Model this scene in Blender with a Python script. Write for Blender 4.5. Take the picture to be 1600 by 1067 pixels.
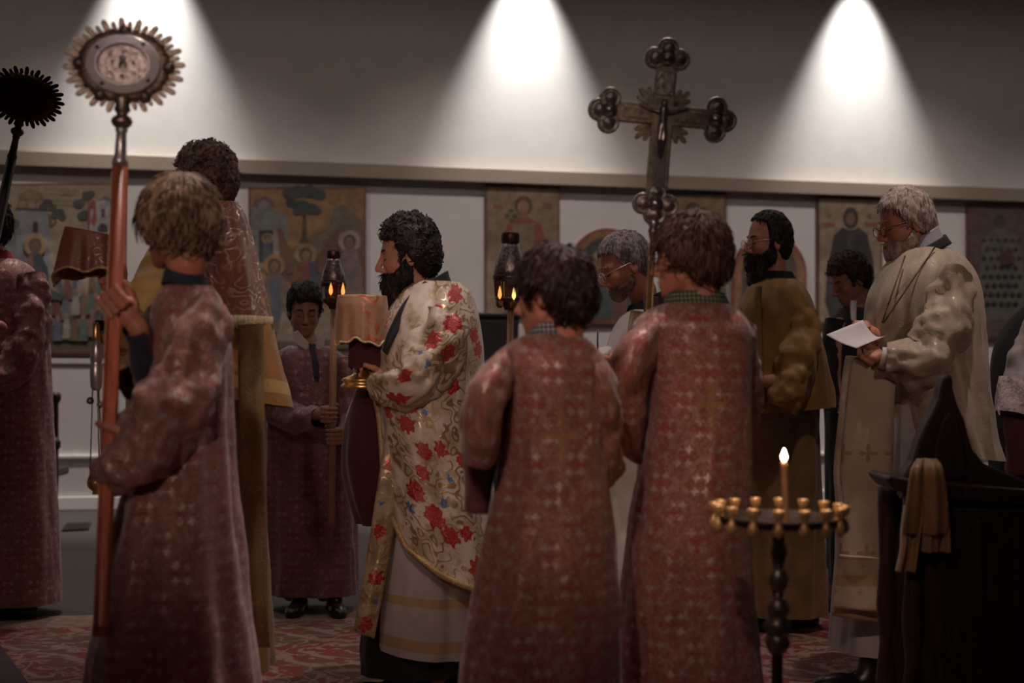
import bpy, bmesh, math, random
import numpy as np
from mathutils import Matrix, Vector

for _o in list(bpy.data.objects):
    bpy.data.objects.remove(_o, do_unlink=True)
SC = bpy.context.scene
COL = SC.collection
random.seed(7)
RNG = np.random.default_rng(11)

# ------------------------------------------------------------------ camera
FPX = 2400.0                       # focal length in pixels of the 1600 px wide frame
CAM = np.array([0.0, 0.0, 1.26])
PITCH, ROLL = 0.0048, 0.012
_f = np.array([0, math.cos(PITCH), math.sin(PITCH)])
_u0 = np.array([0, -math.sin(PITCH), math.cos(PITCH)])
_r0 = np.array([1.0, 0, 0])
CR = math.cos(ROLL) * _r0 + math.sin(ROLL) * _u0
CU = -math.sin(ROLL) * _r0 + math.cos(ROLL) * _u0
cam_data = bpy.data.cameras.new('camera')
cam_data.sensor_width = 36.0
cam_data.lens = FPX / 1600.0 * 36.0
cam_data.dof.use_dof = True
cam_data.dof.focus_distance = 6.1
cam_data.dof.aperture_fstop = 2.1
cam = bpy.data.objects.new('camera', cam_data)
COL.objects.link(cam)
cam.matrix_world = Matrix(((CR[0], CU[0], -_f[0], CAM[0]), (CR[1], CU[1], -_f[1], CAM[1]),
                           (CR[2], CU[2], -_f[2], CAM[2]), (0, 0, 0, 1)))
SC.camera = cam

# ------------------------------------------------------------------ world, exposure
W = bpy.data.worlds.new('world')
SC.world = W
W.use_nodes = True
W.node_tree.nodes['Background'].inputs[0].default_value = (0.9, 0.75, 0.68, 1)
W.node_tree.nodes['Background'].inputs[1].default_value = 0.02
SC.view_settings.view_transform = 'Standard'
SC.view_settings.look = 'None'
SC.view_settings.exposure = 0.0
SC.view_settings.gamma = 1.0
SC.view_settings.use_curve_mapping = False

# the long wall recedes to the right by this angle
TH = math.atan(0.2225)
WD = np.array([math.cos(TH), math.sin(TH), 0])      # along the wall
WN = np.array([math.sin(TH), -math.cos(TH), 0])     # out of the wall, into the room
WO = np.array([0, 12.4, 0.0])
CEIL = 4.92

def wallpt(a, h, d=0.0):
    return WO + WD * a + WN * d + np.array([0, 0, h])

def spot(name, loc, target, energy, color, size_deg, blend, radius, parent=None):
    d = bpy.data.lights.new(name, 'SPOT')
    d.energy = energy; d.color = color; d.spot_size = math.radians(size_deg)
    d.spot_blend = blend; d.shadow_soft_size = radius
    o = bpy.data.objects.new(name, d); COL.objects.link(o)
    o.location = loc
    v = Vector(target) - Vector(loc)
    o.rotation_euler = v.to_track_quat('-Z', 'Y').to_euler()
    return o

G_WASH, G_ROW, G_WIDE, G_OVER, G_ADDED = 1.0, 1.0, 1.0, 1.0, 1.0
# wall washers close to the wall (their housings are built with the ceiling)
WASH_A = [-5.8, -2.89, 0.08, 2.95, 5.85]
for _a in WASH_A:
    spot('wall_washer_light', wallpt(_a, CEIL - 0.10, 0.26), wallpt(_a, 0, 0.16), 780 * G_WASH, (1.0, 0.985, 0.965), 53, 0.95, 0.03)
# row of downlights in front of the wall
DOWN_A = [-6.0, -3.0, 0.0, 3.0, 6.0]
for _a in DOWN_A:
    spot('downlight_lamp', wallpt(_a, CEIL - 0.06, 1.75), wallpt(_a, 0, 1.5), 290 * G_ROW, (1.0, 0.87, 0.84), 106, 1.0, 0.05)
# added wide, dim row to lift the even light on the upper wall
ADDED_WIDE = [-4.5, -1.5, 1.5, 4.5]
for _a in ADDED_WIDE:
    spot('downlight_lamp', wallpt(_a, CEIL - 0.06, 3.3), wallpt(_a, 0, 3.3), 25 * G_WIDE, (1.0, 0.84, 0.74), 168, 0.3, 0.06)
# downlights added to brighten shoulders and vestments: position, aim point, power, beam
ADDED_DOWN = [((-1.9, 6.3), (-1.9, 6.3, 0), 40, 80), ((0.9, 6.6), (0.9, 6.6, 0), 40, 80),
          ((0.05, 4.95), (-0.22, 5.56, 1.5), 230, 34), ((1.75, 5.2), (1.50, 5.85, 1.45), 200, 34),
          ((-0.55, 4.9), (-0.90, 4.14, 1.3), 260, 34), ((0.55, 4.85), (0.28, 4.08, 1.2), 260, 40), ((-2.0, 7.9), (-2.35, 7.16, 1.3), 150, 34)]
for (_x, _y), _t, _e, _s in ADDED_DOWN:
    spot('downlight_lamp', (_x, _y, CEIL - 0.06), _t, _e * G_OVER, (1.0, 0.80, 0.74), _s, 0.9, 0.06)
# unseen spots added behind the camera to brighten backs and shoulders
ADDED_SPOTS = [((-1.2, -3.0, 3.1), (-0.95, 4.1, 1.50), 330), ((-0.5, -2.5, 4.2), (-0.28, 5.5, 1.40), 190), ((-1.1, -1.0, 4.5), (0.10, 3.95, 1.18), 260),
        ((-1.6, -1.0, 4.5), (0.52, 4.3, 1.16), 155), ((4.0, -1.6, 4.3), (1.15, 7.0, 1.45), 130), ((4.2, -1.6, 4.3), (1.5, 5.8, 1.45), 150),
        ((0.9, -2.0, 4.3), (-0.98, 7.35, 1.35), 130)]
for _l, _t, _e in ADDED_SPOTS:
    spot('added_spot_lamp', _l, _t, _e * G_ADDED, (1.0, 0.70, 0.58), 17, 1.0, 0.10)

# ------------------------------------------------------------------ small helpers
def P(px, py, Z):
    return CAM + Z * (_f + CR * (px - 800.0) / FPX + CU * (533.5 - py) / FPX)

def wall_hit(px, py):
    """where the sight line through a pixel meets the wall, as (along, height)"""
    d = _f + CR * (px - 800.0) / FPX + CU * (533.5 - py) / FPX
    t = np.dot(WO - CAM, WN) / np.dot(d, WN)
    q = CAM + d * t - WO
    return float(np.dot(q, WD)), float(q[2])

def floor_hit(px, py):
    d = _f + CR * (px - 800.0) / FPX + CU * (533.5 - py) / FPX
    return CAM + d * (-CAM[2] / d[2])

def tag(o, label=None, cat=None, group=None, kind=None):
    if label: o['label'] = label
    if cat: o['category'] = cat
    if group: o['group'] = group
    if kind: o['kind'] = kind
    return o

def empty(name, loc):
    o = bpy.data.objects.new(name, None)
    COL.objects.link(o)
    o.location = loc
    o.empty_display_size = 0.1
    return o

def mesh(name, v, f, mat=None, parent=None, uv=None, smooth=True, base=None, loc=None):
    """v world coordinates; the object sits at its parent's (or its own) base"""
    v = np.asarray(v, float)
    org = np.zeros(3)
    if parent is not None:
        p = parent
        while p is not None:
            org = org + np.array(p.location)
            p = p.parent
    if base is not None:
        org = org * 0 + np.asarray(base, float) if parent is None else org
    me = bpy.data.meshes.new(name)
    me.from_pydata((v - org).tolist(), [], [list(map(int, q)) for q in f] if not isinstance(f, np.ndarray) else f.tolist())
    if uv is not None:
        lay = me.uv_layers.new(name='UVMap')
        idx = np.zeros(len(me.loops), int)
        me.loops.foreach_get('vertex_index', idx)
        uvs = np.asarray(uv)
        lay.data.foreach_set('uv', uvs[idx].astype(np.float32).ravel())
    if mat is not None: me.materials.append(mat)
    if smooth: me.polygons.foreach_set('use_smooth', [True] * len(me.polygons))
    me.update()
    o = bpy.data.objects.new(name, me)
    COL.objects.link(o)
    if parent is not None:
        o.parent = parent
    elif base is not None:
        o.location = base
    return o

def bevel(o, w=0.004, seg=2):
    m = o.modifiers.new('bevel', 'BEVEL'); m.width = w; m.segments = seg; m.limit_method = 'ANGLE'
    return o

class Geo:
    """collects pieces of ONE connected part"""
    def __init__(self): self.v = []; self.f = []; self.n = 0
    def add(self, v, f):
        v = np.asarray(v, float)
        self.v.append(v); self.f += [tuple(int(i) + self.n for i in q) for q in f]; self.n += len(v)
        return self
    def build(self, name, mat, parent=None, smooth=True, base=None):
        return mesh(name, np.vstack(self.v), self.f, mat, parent, smooth=smooth, base=base)

def box_vf(c, ax, ay, az):
    """box from centre and three half-axis vectors"""
    c, ax, ay, az = (np.asarray(q, float) for q in (c, ax, ay, az))
    v = [c + i * ax + j * ay + k * az for k in (-1, 1) for j in (-1, 1) for i in (-1, 1)]
    f = [(0, 2, 3, 1), (4, 5, 7, 6), (0, 1, 5, 4), (2, 6, 7, 3), (0, 4, 6, 2), (1, 3, 7, 5)]
    return np.array(v), f

def frame_of(axis):
    a = np.asarray(axis, float); a = a / np.linalg.norm(a)
    h = np.array([0, 0, 1.0]) if abs(a[2]) < 0.9 else np.array([1.0, 0, 0])
    x = np.cross(h, a); x /= np.linalg.norm(x)
    return x, np.cross(a, x), a

def lathe_vf(p0, axis, prof, n=24):
    """prof = [(radius, height along the axis)]"""
    x, y, a = frame_of(axis)
    p0 = np.asarray(p0, float)
    t = np.linspace(0, 2 * math.pi, n, endpoint=False)
    v = []
    for r, h in prof:
        for q in t: v.append(p0 + a * h + (x * math.cos(q) + y * math.sin(q)) * max(r, 1e-5))
    f = []
    m = len(prof)
    for i in range(m - 1):
        for j in range(n):
            k = (j + 1) % n
            f.append((i * n + j, i * n + k, (i + 1) * n + k, (i + 1) * n + j))
    f.append(tuple(range(n - 1, -1, -1))); f.append(tuple((m - 1) * n + j for j in range(n)))
    return np.array(v), f

def tube_vf(pts, rad, n=10):
    pts = np.asarray(pts, float); m = len(pts)
    rad = np.full(m, rad) if np.isscalar(rad) else np.asarray(rad)
    v = []; prev = None
    for i in range(m):
        tg = pts[min(i + 1, m - 1)] - pts[max(i - 1, 0)]
        tg = tg / (np.linalg.norm(tg) + 1e-9)
        if prev is None: x, y, _ = frame_of(tg)
        else:
            x = prev - tg * np.dot(prev, tg); x /= np.linalg.norm(x) + 1e-9; y = np.cross(tg, x)
        prev = x
        for j in range(n):
            q = 2 * math.pi * j / n
            v.append(pts[i] + (x * math.cos(q) + y * math.sin(q)) * rad[i])
    f = []
    for i in range(m - 1):
        for j in range(n):
            k = (j + 1) % n
            f.append((i * n + j, i * n + k, (i + 1) * n + k, (i + 1) * n + j))
    f.append(tuple(range(n - 1, -1, -1))); f.append(tuple((m - 1) * n + j for j in range(n)))
    return np.array(v), f

def prism_vf(pts2, o, ux, uy, un, d0, d1):
    """flat outline pts2 extruded between offsets d0 and d1 along un"""
    o, ux, uy, un = (np.asarray(q, float) for q in (o, ux, uy, un))
    a = sum(pts2[i][0] * pts2[(i + 1) % len(pts2)][1] - pts2[(i + 1) % len(pts2)][0] * pts2[i][1] for i in range(len(pts2)))
    if a < 0: pts2 = pts2[::-1]
    n = len(pts2)
    v = [o + ux * p[0] + uy * p[1] + un * d0 for p in pts2] + [o + ux * p[0] + uy * p[1] + un * d1 for p in pts2]
    f = [tuple(range(n - 1, -1, -1)), tuple(range(n, 2 * n))]
    f += [(i, (i + 1) % n, n + (i + 1) % n, n + i) for i in range(n)]
    return np.array(v), f

def catmull(keys, n):
    """smooth interpolation of rows of key values"""
    k = np.asarray(keys, float); m = len(k)
    t = np.linspace(0, m - 1, n)
    i = np.clip(t.astype(int), 0, m - 2); u = (t - i)[:, None]
    p0 = k[np.maximum(i - 1, 0)]; p1 = k[i]; p2 = k[i + 1]; p3 = k[np.minimum(i + 2, m - 1)]
    return p1 + 0.5 * u * (p2 - p0 + u * (2 * p0 - 5 * p1 + 4 * p2 - p3 + u * (3 * (p1 - p2) + p3 - p0)))

# ------------------------------------------------------------------ value noise and surface nets
def vnoise(p, scale, seed=0):
    q = p * scale + seed * 17.31
    i = np.floor(q); f = q - i; f = f * f * (3 - 2 * f)
    def h(a, b, c):
        s = np.sin(a * 127.1 + b * 311.7 + c * 74.7 + seed) * 43758.5453
        return s - np.floor(s)
    x, y, z = i[..., 0], i[..., 1], i[..., 2]
    r = 0
    for dx in (0, 1):
        for dy in (0, 1):
            for dz in (0, 1):
                w = (f[..., 0] if dx else 1 - f[..., 0]) * (f[..., 1] if dy else 1 - f[..., 1]) * (f[..., 2] if dz else 1 - f[..., 2])
                r = r + w * h(x + dx, y + dy, z + dz)
    return r - 0.5

def smin(a, b, k):
    h = np.clip(0.5 + 0.5 * (b - a) / k, 0, 1)
    return b + (a - b) * h - k * h * (1 - h)

def smax(a, b, k): return -smin(-a, -b, k)

def sd_ell(p, c, r):
    q = (p - np.asarray(c)) / np.asarray(r)
    l = np.sqrt((q * q).sum(-1)) + 1e-9
    g = np.sqrt(((q / np.asarray(r)) ** 2).sum(-1)) + 1e-9
    return l * (l - 1) / g

def sd_cap(p, a, b, ra, rb=None):
    a = np.asarray(a, float); b = np.asarray(b, float); rb = ra if rb is None else rb
    ab = b - a
    t = np.clip(((p - a) @ ab) / (ab @ ab + 1e-12), 0, 1)
    d = p - a - t[..., None] * ab
    return np.sqrt((d * d).sum(-1)) - (ra + (rb - ra) * t)

class Grid:
    def __init__(self, lo, hi, h):
        self.lo = np.asarray(lo, float); self.h = h
        self.n = np.ceil((np.asarray(hi) - self.lo) / h).astype(int) + 1
        self.g = np.full(self.n, 0.2)
    def block(self, lo, hi):
        i0 = np.clip(np.floor((np.asarray(lo) - self.lo) / self.h).astype(int), 0, self.n)
        i1 = np.clip(np.ceil((np.asarray(hi) - self.lo) / self.h).astype(int) + 1, 0, self.n)
        if (i1 <= i0).any(): return None, None
        ax = [self.lo[k] + self.h * np.arange(i0[k], i1[k]) for k in range(3)]
        p = np.stack(np.meshgrid(*ax, indexing='ij'), -1)
        return (slice(i0[0], i1[0]), slice(i0[1], i1[1]), slice(i0[2], i1[2])), p
    def union(self, lo, hi, fn, k=0.015, pad=0.05):
        s, p = self.block(np.asarray(lo) - pad, np.asarray(hi) + pad)
        if s is None: return
        self.g[s] = smin(self.g[s], fn(p), k)
    def cap(self, a, b, ra, rb=None, k=0.02):
        a = np.asarray(a, float); b = np.asarray(b, float); rm = max(ra, rb or ra)
        self.union(np.minimum(a, b) - rm, np.maximum(a, b) + rm, lambda p: sd_cap(p, a, b, ra, rb), k)
    def nets(self):
        g = self.g; s = g < 0
        nx, ny, nz = g.shape
        c = np.zeros((nx - 1, ny - 1, nz - 1), np.int8)
        for dx in (0, 1):
            for dy in (0, 1):
                for dz in (0, 1):
                    c += s[dx:nx - 1 + dx, dy:ny - 1 + dy, dz:nz - 1 + dz]
        act = np.argwhere((c > 0) & (c < 8))
        idx = np.full(c.shape, -1, int)
        idx[act[:, 0], act[:, 1], act[:, 2]] = np.arange(len(act))
        acc = np.zeros((len(act), 3)); cnt = np.zeros(len(act))
        cs = [(0, 0, 0), (1, 0, 0), (0, 1, 0), (1, 1, 0), (0, 0, 1), (1, 0, 1), (0, 1, 1), (1, 1, 1)]
        for i in range(8):
            for ax in range(3):
                if cs[i][ax]: continue
                j = list(cs[i]); j[ax] = 1
                a0 = act + np.array(cs[i]); a1 = act + np.array(j)
                v0 = g[a0[:, 0], a0[:, 1], a0[:, 2]]; v1 = g[a1[:, 0], a1[:, 1], a1[:, 2]]
                m = (v0 < 0) != (v1 < 0)
                t = np.where(m, v0 / np.where(m, v0 - v1, 1), 0)
                pos = a0 + t[:, None] * (a1 - a0)
                acc[m] += pos[m]; cnt[m] += 1
        v = self.lo + self.h * acc / cnt[:, None]
        fs = []
        for ax in range(3):
            sl0 = [slice(1, -1)] * 3; sl1 = [slice(1, -1)] * 3
            sl0[ax] = slice(0, -1); sl1[ax] = slice(1, None)
            d = s[tuple(sl0)].astype(int) - s[tuple(sl1)].astype(int)
            e = np.argwhere(d != 0)
            sg = d[e[:, 0], e[:, 1], e[:, 2]]
            e = e + np.array([0 if k == ax else 1 for k in range(3)])
            u, w = (ax + 1) % 3, (ax + 2) % 3
            eu = np.eye(3, dtype=int)[u]; ew = np.eye(3, dtype=int)[w]
            q = []
            for off in (-eu - ew, -ew, 0 * eu, -eu):
                k = e + off
                q.append(idx[k[:, 0], k[:, 1], k[:, 2]])
            q = np.stack(q, 1)
            q[sg < 0] = q[sg < 0][:, ::-1]
            fs.append(q)
        f = np.vstack(fs)
        return v, f[(f >= 0).all(1)]

def keep_largest(v, f):
    """drop loose crumbs of a surface-net mesh"""
    par = np.arange(len(v))
    e = np.vstack([f[:, [0, 1]], f[:, [1, 2]], f[:, [2, 3]]])
    for _ in range(200):
        a = par[e[:, 0]]; b = par[e[:, 1]]
        m = np.minimum(a, b)
        if (a == b).all(): break
        np.minimum.at(par, e[:, 0], m); np.minimum.at(par, e[:, 1], m)
        np.minimum.at(par, a, m); np.minimum.at(par, b, m)
        par = par[par]
    ids, c = np.unique(par, return_counts=True)
    keep = par == ids[np.argmax(c)]
    new = np.cumsum(keep) - 1
    f2 = f[keep[f].all(1)]
    return v[keep], new[f2]
# ------------------------------------------------------------------ procedural materials
class NT:
    """short hand for building node trees"""
    def __init__(self, name):
        self.mat = bpy.data.materials.new(name); self.mat.use_nodes = True
        self.t = self.mat.node_tree; self.b = self.t.nodes['Principled BSDF']
    def link(self, a, b): self.t.links.new(a, b)
    def put(self, sock, v):
        if hasattr(v, 'is_linked') or isinstance(v, bpy.types.NodeSocket): self.link(v, sock)
        elif isinstance(v, (tuple, list)) and len(v) == 3 and sock.type == 'RGBA': sock.default_value = (*v, 1)
        else: sock.default_value = v
    def node(self, kind, **kw):
        n = self.t.nodes.new(kind)
        for k, v in kw.items(): setattr(n, k, v)
        return n
    def m(self, op, a, b=None, c=None, clamp=False):
        n = self.node('ShaderNodeMath', operation=op, use_clamp=clamp)
        for i, x in enumerate((a, b, c)):
            if x is not None: self.put(n.inputs[i], x)
        return n.outputs[0]
    def mix(self, fac, a, b):
        n = self.node('ShaderNodeMix', data_type='RGBA')
        self.put(n.inputs[0], fac); self.put(n.inputs[6], a); self.put(n.inputs[7], b)
        return n.outputs[2]
    def uv(self):
        n = self.node('ShaderNodeUVMap'); s = self.node('ShaderNodeSeparateXYZ')
        self.link(n.outputs[0], s.inputs[0]); self._uv = n.outputs[0]
        return s.outputs[0], s.outputs[1]
    def obj(self): return self.node('ShaderNodeTexCoord').outputs['Object']
    def noise(self, vec, scale, detail=3.0, rough=0.55, dist=0.0):
        n = self.node('ShaderNodeTexNoise')
        if vec is not None: self.link(vec, n.inputs['Vector'])
        n.inputs['Scale'].default_value = scale; n.inputs['Detail'].default_value = detail
        n.inputs['Roughness'].default_value = rough; n.inputs['Distortion'].default_value = dist
        return n.outputs[0]
    def scaled(self, vec, sx, sy, sz):
        n = self.node('ShaderNodeMapping'); self.link(vec, n.inputs[0]); n.inputs['Scale'].default_value = (sx, sy, sz)
        return n.outputs[0]
    def comb(self, x, y, z=0.0):
        n = self.node('ShaderNodeCombineXYZ')
        for i, q in enumerate((x, y, z)): self.put(n.inputs[i], q)
        return n.outputs[0]
    def step(self, v, lo, hi):
        n = self.node('ShaderNodeMapRange', interpolation_type='SMOOTHSTEP'); self.put(n.inputs[0], v)
        n.inputs[1].default_value = lo; n.inputs[2].default_value = hi
        return n.outputs[0]
    def bump(self, h, strength=0.3, dist=0.01):
        n = self.node('ShaderNodeBump'); self.link(h, n.inputs['Height'])
        n.inputs['Strength'].default_value = strength; n.inputs['Distance'].default_value = dist
        self.link(n.outputs[0], self.b.inputs['Normal'])
    def out(self, color=None, rough=None, metal=None, sheen=None, spec=None):
        for k, v in (('Base Color', color), ('Roughness', rough), ('Metallic', metal), ('Sheen Weight', sheen), ('Specular IOR Level', spec)):
            if v is not None: self.put(self.b.inputs[k], v)
        return self.mat

def plain(name, color, rough=0.6, metal=0.0, var=0.15, scale=20.0, bump=0.0, stretch=(1, 1, 1), spec=None):
    n = NT(name)
    vec = n.scaled(n.obj(), *stretch)
    no = n.noise(vec, scale, 4)
    dark = tuple(c * (1 - var) for c in color); light = tuple(min(1, c * (1 + var)) for c in color)
    c = n.mix(n.step(no, 0.3, 0.7), dark, light)
    if bump: n.bump(no, bump, 0.004)
    return n.out(c, rough, metal, spec=spec)

def fabric(name, color, rough=0.75, var=0.12, weave=0.25, sheen=0.15):
    n = NT(name)
    o = n.obj()
    a = n.noise(o, 9.0, 3); b = n.noise(o, 260.0, 2)
    c = n.mix(n.step(a, 0.3, 0.7), tuple(q * (1 - var) for q in color), tuple(min(1, q * (1 + var)) for q in color))
    n.bump(n.m('ADD', n.m('MULTIPLY', a, 0.7), n.m('MULTIPLY', b, 0.15)), weave, 0.012)
    n.b.inputs['Sheen Weight'].default_value = sheen
    return n.out(c, rough)

def brocade(name, base, pale, accent, a=0.118, b=0.150, rough=0.62, strength=0.72, cross=None, metal=0.5):
    """damask of small crosses in clusters of four within an ogee lattice"""
    n = NT(name)
    u, v = n.uv()
    masks = []; dashes = []
    for off in (0.0, 0.5):
        p = n.m('FRACT', n.m('ADD', n.m('DIVIDE', u, a), off + 50.0)); q = n.m('FRACT', n.m('ADD', n.m('DIVIDE', v, b), off + 50.0))
        x = n.m('MULTIPLY', n.m('SUBTRACT', p, 0.5), a); y = n.m('MULTIPLY', n.m('SUBTRACT', q, 0.5), b)
        ax = n.m('ABSOLUTE', x); ay = n.m('ABSOLUTE', y)
        dx = n.m('SUBTRACT', ax, a * 0.132); dy = n.m('SUBTRACT', ay, b * 0.127)
        r = n.m('SQRT', n.m('ADD', n.m('MULTIPLY', dx, dx), n.m('MULTIPLY', dy, dy)))
        th = n.m('ARCTAN2', dy, dx)
        lim = n.m('MULTIPLY_ADD', n.m('COSINE', n.m('MULTIPLY', th, 4.0)), 0.0030, 0.0098)
        masks.append(n.step(n.m('SUBTRACT', lim, r), -0.0015, 0.002))
        dashes.append(n.m('MULTIPLY', n.step(n.m('SUBTRACT', 0.004, ay), -0.001, 0.0015), n.step(n.m('SUBTRACT', a * 0.24, ax), -0.002, 0.002)))
        if off == 0.0:
            dd = n.m('ADD', n.m('DIVIDE', ax, a * 0.5), n.m('DIVIDE', ay, b * 0.5))
            dd = n.m('ADD', dd, n.m('MULTIPLY', n.m('SINE', n.m('MULTIPLY', ay, 2 * math.pi / (b * 0.5))), 0.13))
            e = n.m('ABSOLUTE', n.m('SUBTRACT', n.m('ABSOLUTE', n.m('SUBTRACT', dd, 1.0)), 0.075))
            og = n.step(n.m('SUBTRACT', 0.035, e), -0.012, 0.012)
            sc = n.m('MULTIPLY', n.m('SINE', n.m('MULTIPLY', u, 2 * math.pi / (a / 7))), n.m('SINE', n.m('MULTIPLY', v, 2 * math.pi / (b / 7))))
            tiny = n.m('MULTIPLY', n.step(sc, 0.45, 0.8), 0.35)
    cr = n.m('MAXIMUM', masks[0], masks[1]); ds = n.m('MAXIMUM', dashes[0], dashes[1])
    leaf = n.noise(n._uv, 120.0, 2, 0.5, 1.2)
    leafy = n.m('MULTIPLY', n.step(leaf, 0.50, 0.60), 0.55)
    fine = n.m('MAXIMUM', n.m('MULTIPLY', og, 0.55), leafy)
    allm = n.m('MAXIMUM', cr, fine)
    no = n.noise(n._uv, 7.0, 3)
    wear = n.noise(n._uv, 48.0, 4)
    bc = n.mix(n.step(no, 0.35, 0.7), base, tuple(q * 0.78 for q in base))
    bc = n.mix(n.m('MULTIPLY', ds, 0.75), bc, accent)
    fac = n.m('MULTIPLY', n.m('MULTIPLY', allm, strength), n.m('MULTIPLY_ADD', n.step(wear, 0.36, 0.62), 0.7, 0.3))
    col = n.mix(fac, bc, pale)
    if cross:
        cx, cy, hw, hh, tw = cross
        gx = n.m('ABSOLUTE', n.m('SUBTRACT', u, cx)); gy = n.m('ABSOLUTE', n.m('SUBTRACT', v, cy))
        m1 = n.m('MULTIPLY', n.step(n.m('SUBTRACT', tw, gx), -0.003, 0.003), n.step(n.m('SUBTRACT', hh, gy), -0.004, 0.004))
        m2 = n.m('MULTIPLY', n.step(n.m('SUBTRACT', tw, gy), -0.003, 0.003), n.step(n.m('SUBTRACT', hw, gx), -0.004, 0.004))
        col = n.mix(n.m('MULTIPLY', n.m('MAXIMUM', m1, m2), 0.4), col, (0.40, 0.24, 0.06))
    n.bump(n.m('ADD', n.m('MULTIPLY', allm, 0.2), n.m('MULTIPLY', no, 0.9)), 0.35, 0.012)
    return n.out(col, n.m('MULTIPLY_ADD', allm, -0.12, rough), n.m('MULTIPLY', allm, metal), 0.25)

def scrolls(name, base, pale, scale=16.0, rough=0.5, amount=0.75, metal=0.3, width=0.05, bands=None, bandcol=None):
    """woven scrollwork: thin meandering lines of distorted rings"""
    n = NT(name)
    u, v = n.uv()
    no = n.node('ShaderNodeTexNoise'); n.link(n._uv, no.inputs['Vector']); no.inputs['Scale'].default_value = scale; no.inputs['Detail'].default_value = 1.5
    d = n.m('ABSOLUTE', n.m('SUBTRACT', n.m('FRACT', n.m('MULTIPLY', no.outputs[0], 6.0)), 0.5))
    line = n.step(n.m('SUBTRACT', width * 2.2, d), -0.04, 0.05)
    patch = n.step(n.noise(n._uv, scale * 0.45, 2), 0.42, 0.58)
    mask = n.m('MULTIPLY', line, n.m('MULTIPLY_ADD', patch, 0.8, 0.2))
    big = n.noise(n._uv, 5.0, 3)
    bc = n.mix(n.step(big, 0.35, 0.65), base, tuple(q * 0.72 for q in base))
    col = n.mix(n.m('MULTIPLY', mask, amount), bc, pale)
    if bands:
        for c0, hw in bands:
            g = n.step(n.m('SUBTRACT', hw, n.m('ABSOLUTE', n.m('SUBTRACT', v, c0))), -0.002, 0.002)
            col = n.mix(n.m('MULTIPLY', g, 0.85), col, bandcol)
    n.bump(n.m('ADD', n.m('MULTIPLY', mask, 0.12), n.m('MULTIPLY', big, 0.8)), 0.35, 0.012)
    return n.out(col, n.m('MULTIPLY_ADD', mask, -0.2, rough), n.m('MULTIPLY', mask, metal), 0.15)

def floral(name, base, gold, reds, blues):
    """cream brocade with gold scrolls, red carnation sprays and small blue blossoms (places given in cloth coordinates)"""
    n = NT(name)
    u, v = n.uv()
    no = n.node('ShaderNodeTexNoise'); n.link(n._uv, no.inputs['Vector']); no.inputs['Scale'].default_value = 15.0; no.inputs['Detail'].default_value = 1.5
    d = n.m('ABSOLUTE', n.m('SUBTRACT', n.m('FRACT', n.m('MULTIPLY', no.outputs[0], 7.0)), 0.5))
    line = n.step(n.m('SUBTRACT', 0.17, d), -0.04, 0.05)
    patch = n.step(n.noise(n._uv, 6.0, 2), 0.36, 0.52)
    gm = n.m('MULTIPLY', line, patch)
    big = n.noise(n._uv, 4.0, 3)
    gauze = n.noise(n._uv, 12.0, 3)
    bc = n.mix(n.step(gauze, 0.40, 0.62), base, tuple(q * w for q, w in zip(base, (0.62, 0.56, 0.46))))
    col = n.mix(n.m('MULTIPLY', gm, 0.8), bc, gold)
    jag = n.m('MULTIPLY', n.m('SUBTRACT', n.noise(n._uv, 60.0, 3), 0.5), 0.04)
    def blossoms(items, petals):
        acc = None
        for cx, cy, r in items:
            dx = n.m('SUBTRACT', u, cx); dy = n.m('SUBTRACT', v, cy)
            rr = n.m('ADD', n.m('SQRT', n.m('ADD', n.m('MULTIPLY', dx, dx), n.m('MULTIPLY', dy, dy))), jag)
            th = n.m('ARCTAN2', dy, dx)
            lim = n.m('MULTIPLY_ADD', n.m('COSINE', n.m('MULTIPLY_ADD', th, float(petals), cx * 40)), 0.10 * r, 0.88 * r)
            q = n.m('SUBTRACT', lim, rr)
            acc = q if acc is None else n.m('MAXIMUM', acc, q)
        return acc
    R = blossoms(reds, 7)
    rm = n.step(R, -0.001, 0.003)
    ring = n.step(n.m('ABSOLUTE', n.m('SUBTRACT', n.m('FRACT', n.m('MULTIPLY', R, 75.0)), 0.5)), 0.30, 0.44)
    rc = n.mix(n.m('MULTIPLY', ring, 0.55), (0.40, 0.022, 0.028), (0.55, 0.20, 0.16))
    col = n.mix(rm, col, rc)
    B = blossoms(blues, 5)
    col = n.mix(n.step(B, -0.001, 0.003), col, (0.10, 0.17, 0.30))
    n.bump(n.m('ADD', n.m('MULTIPLY', gm, 0.2), n.m('MULTIPLY', big, 1.0)), 0.4, 0.014)
    return n.out(col, n.m('MULTIPLY_ADD', gm, -0.16, 0.46), n.m('MULTIPLY', gm, 0.45), 0.1)

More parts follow.
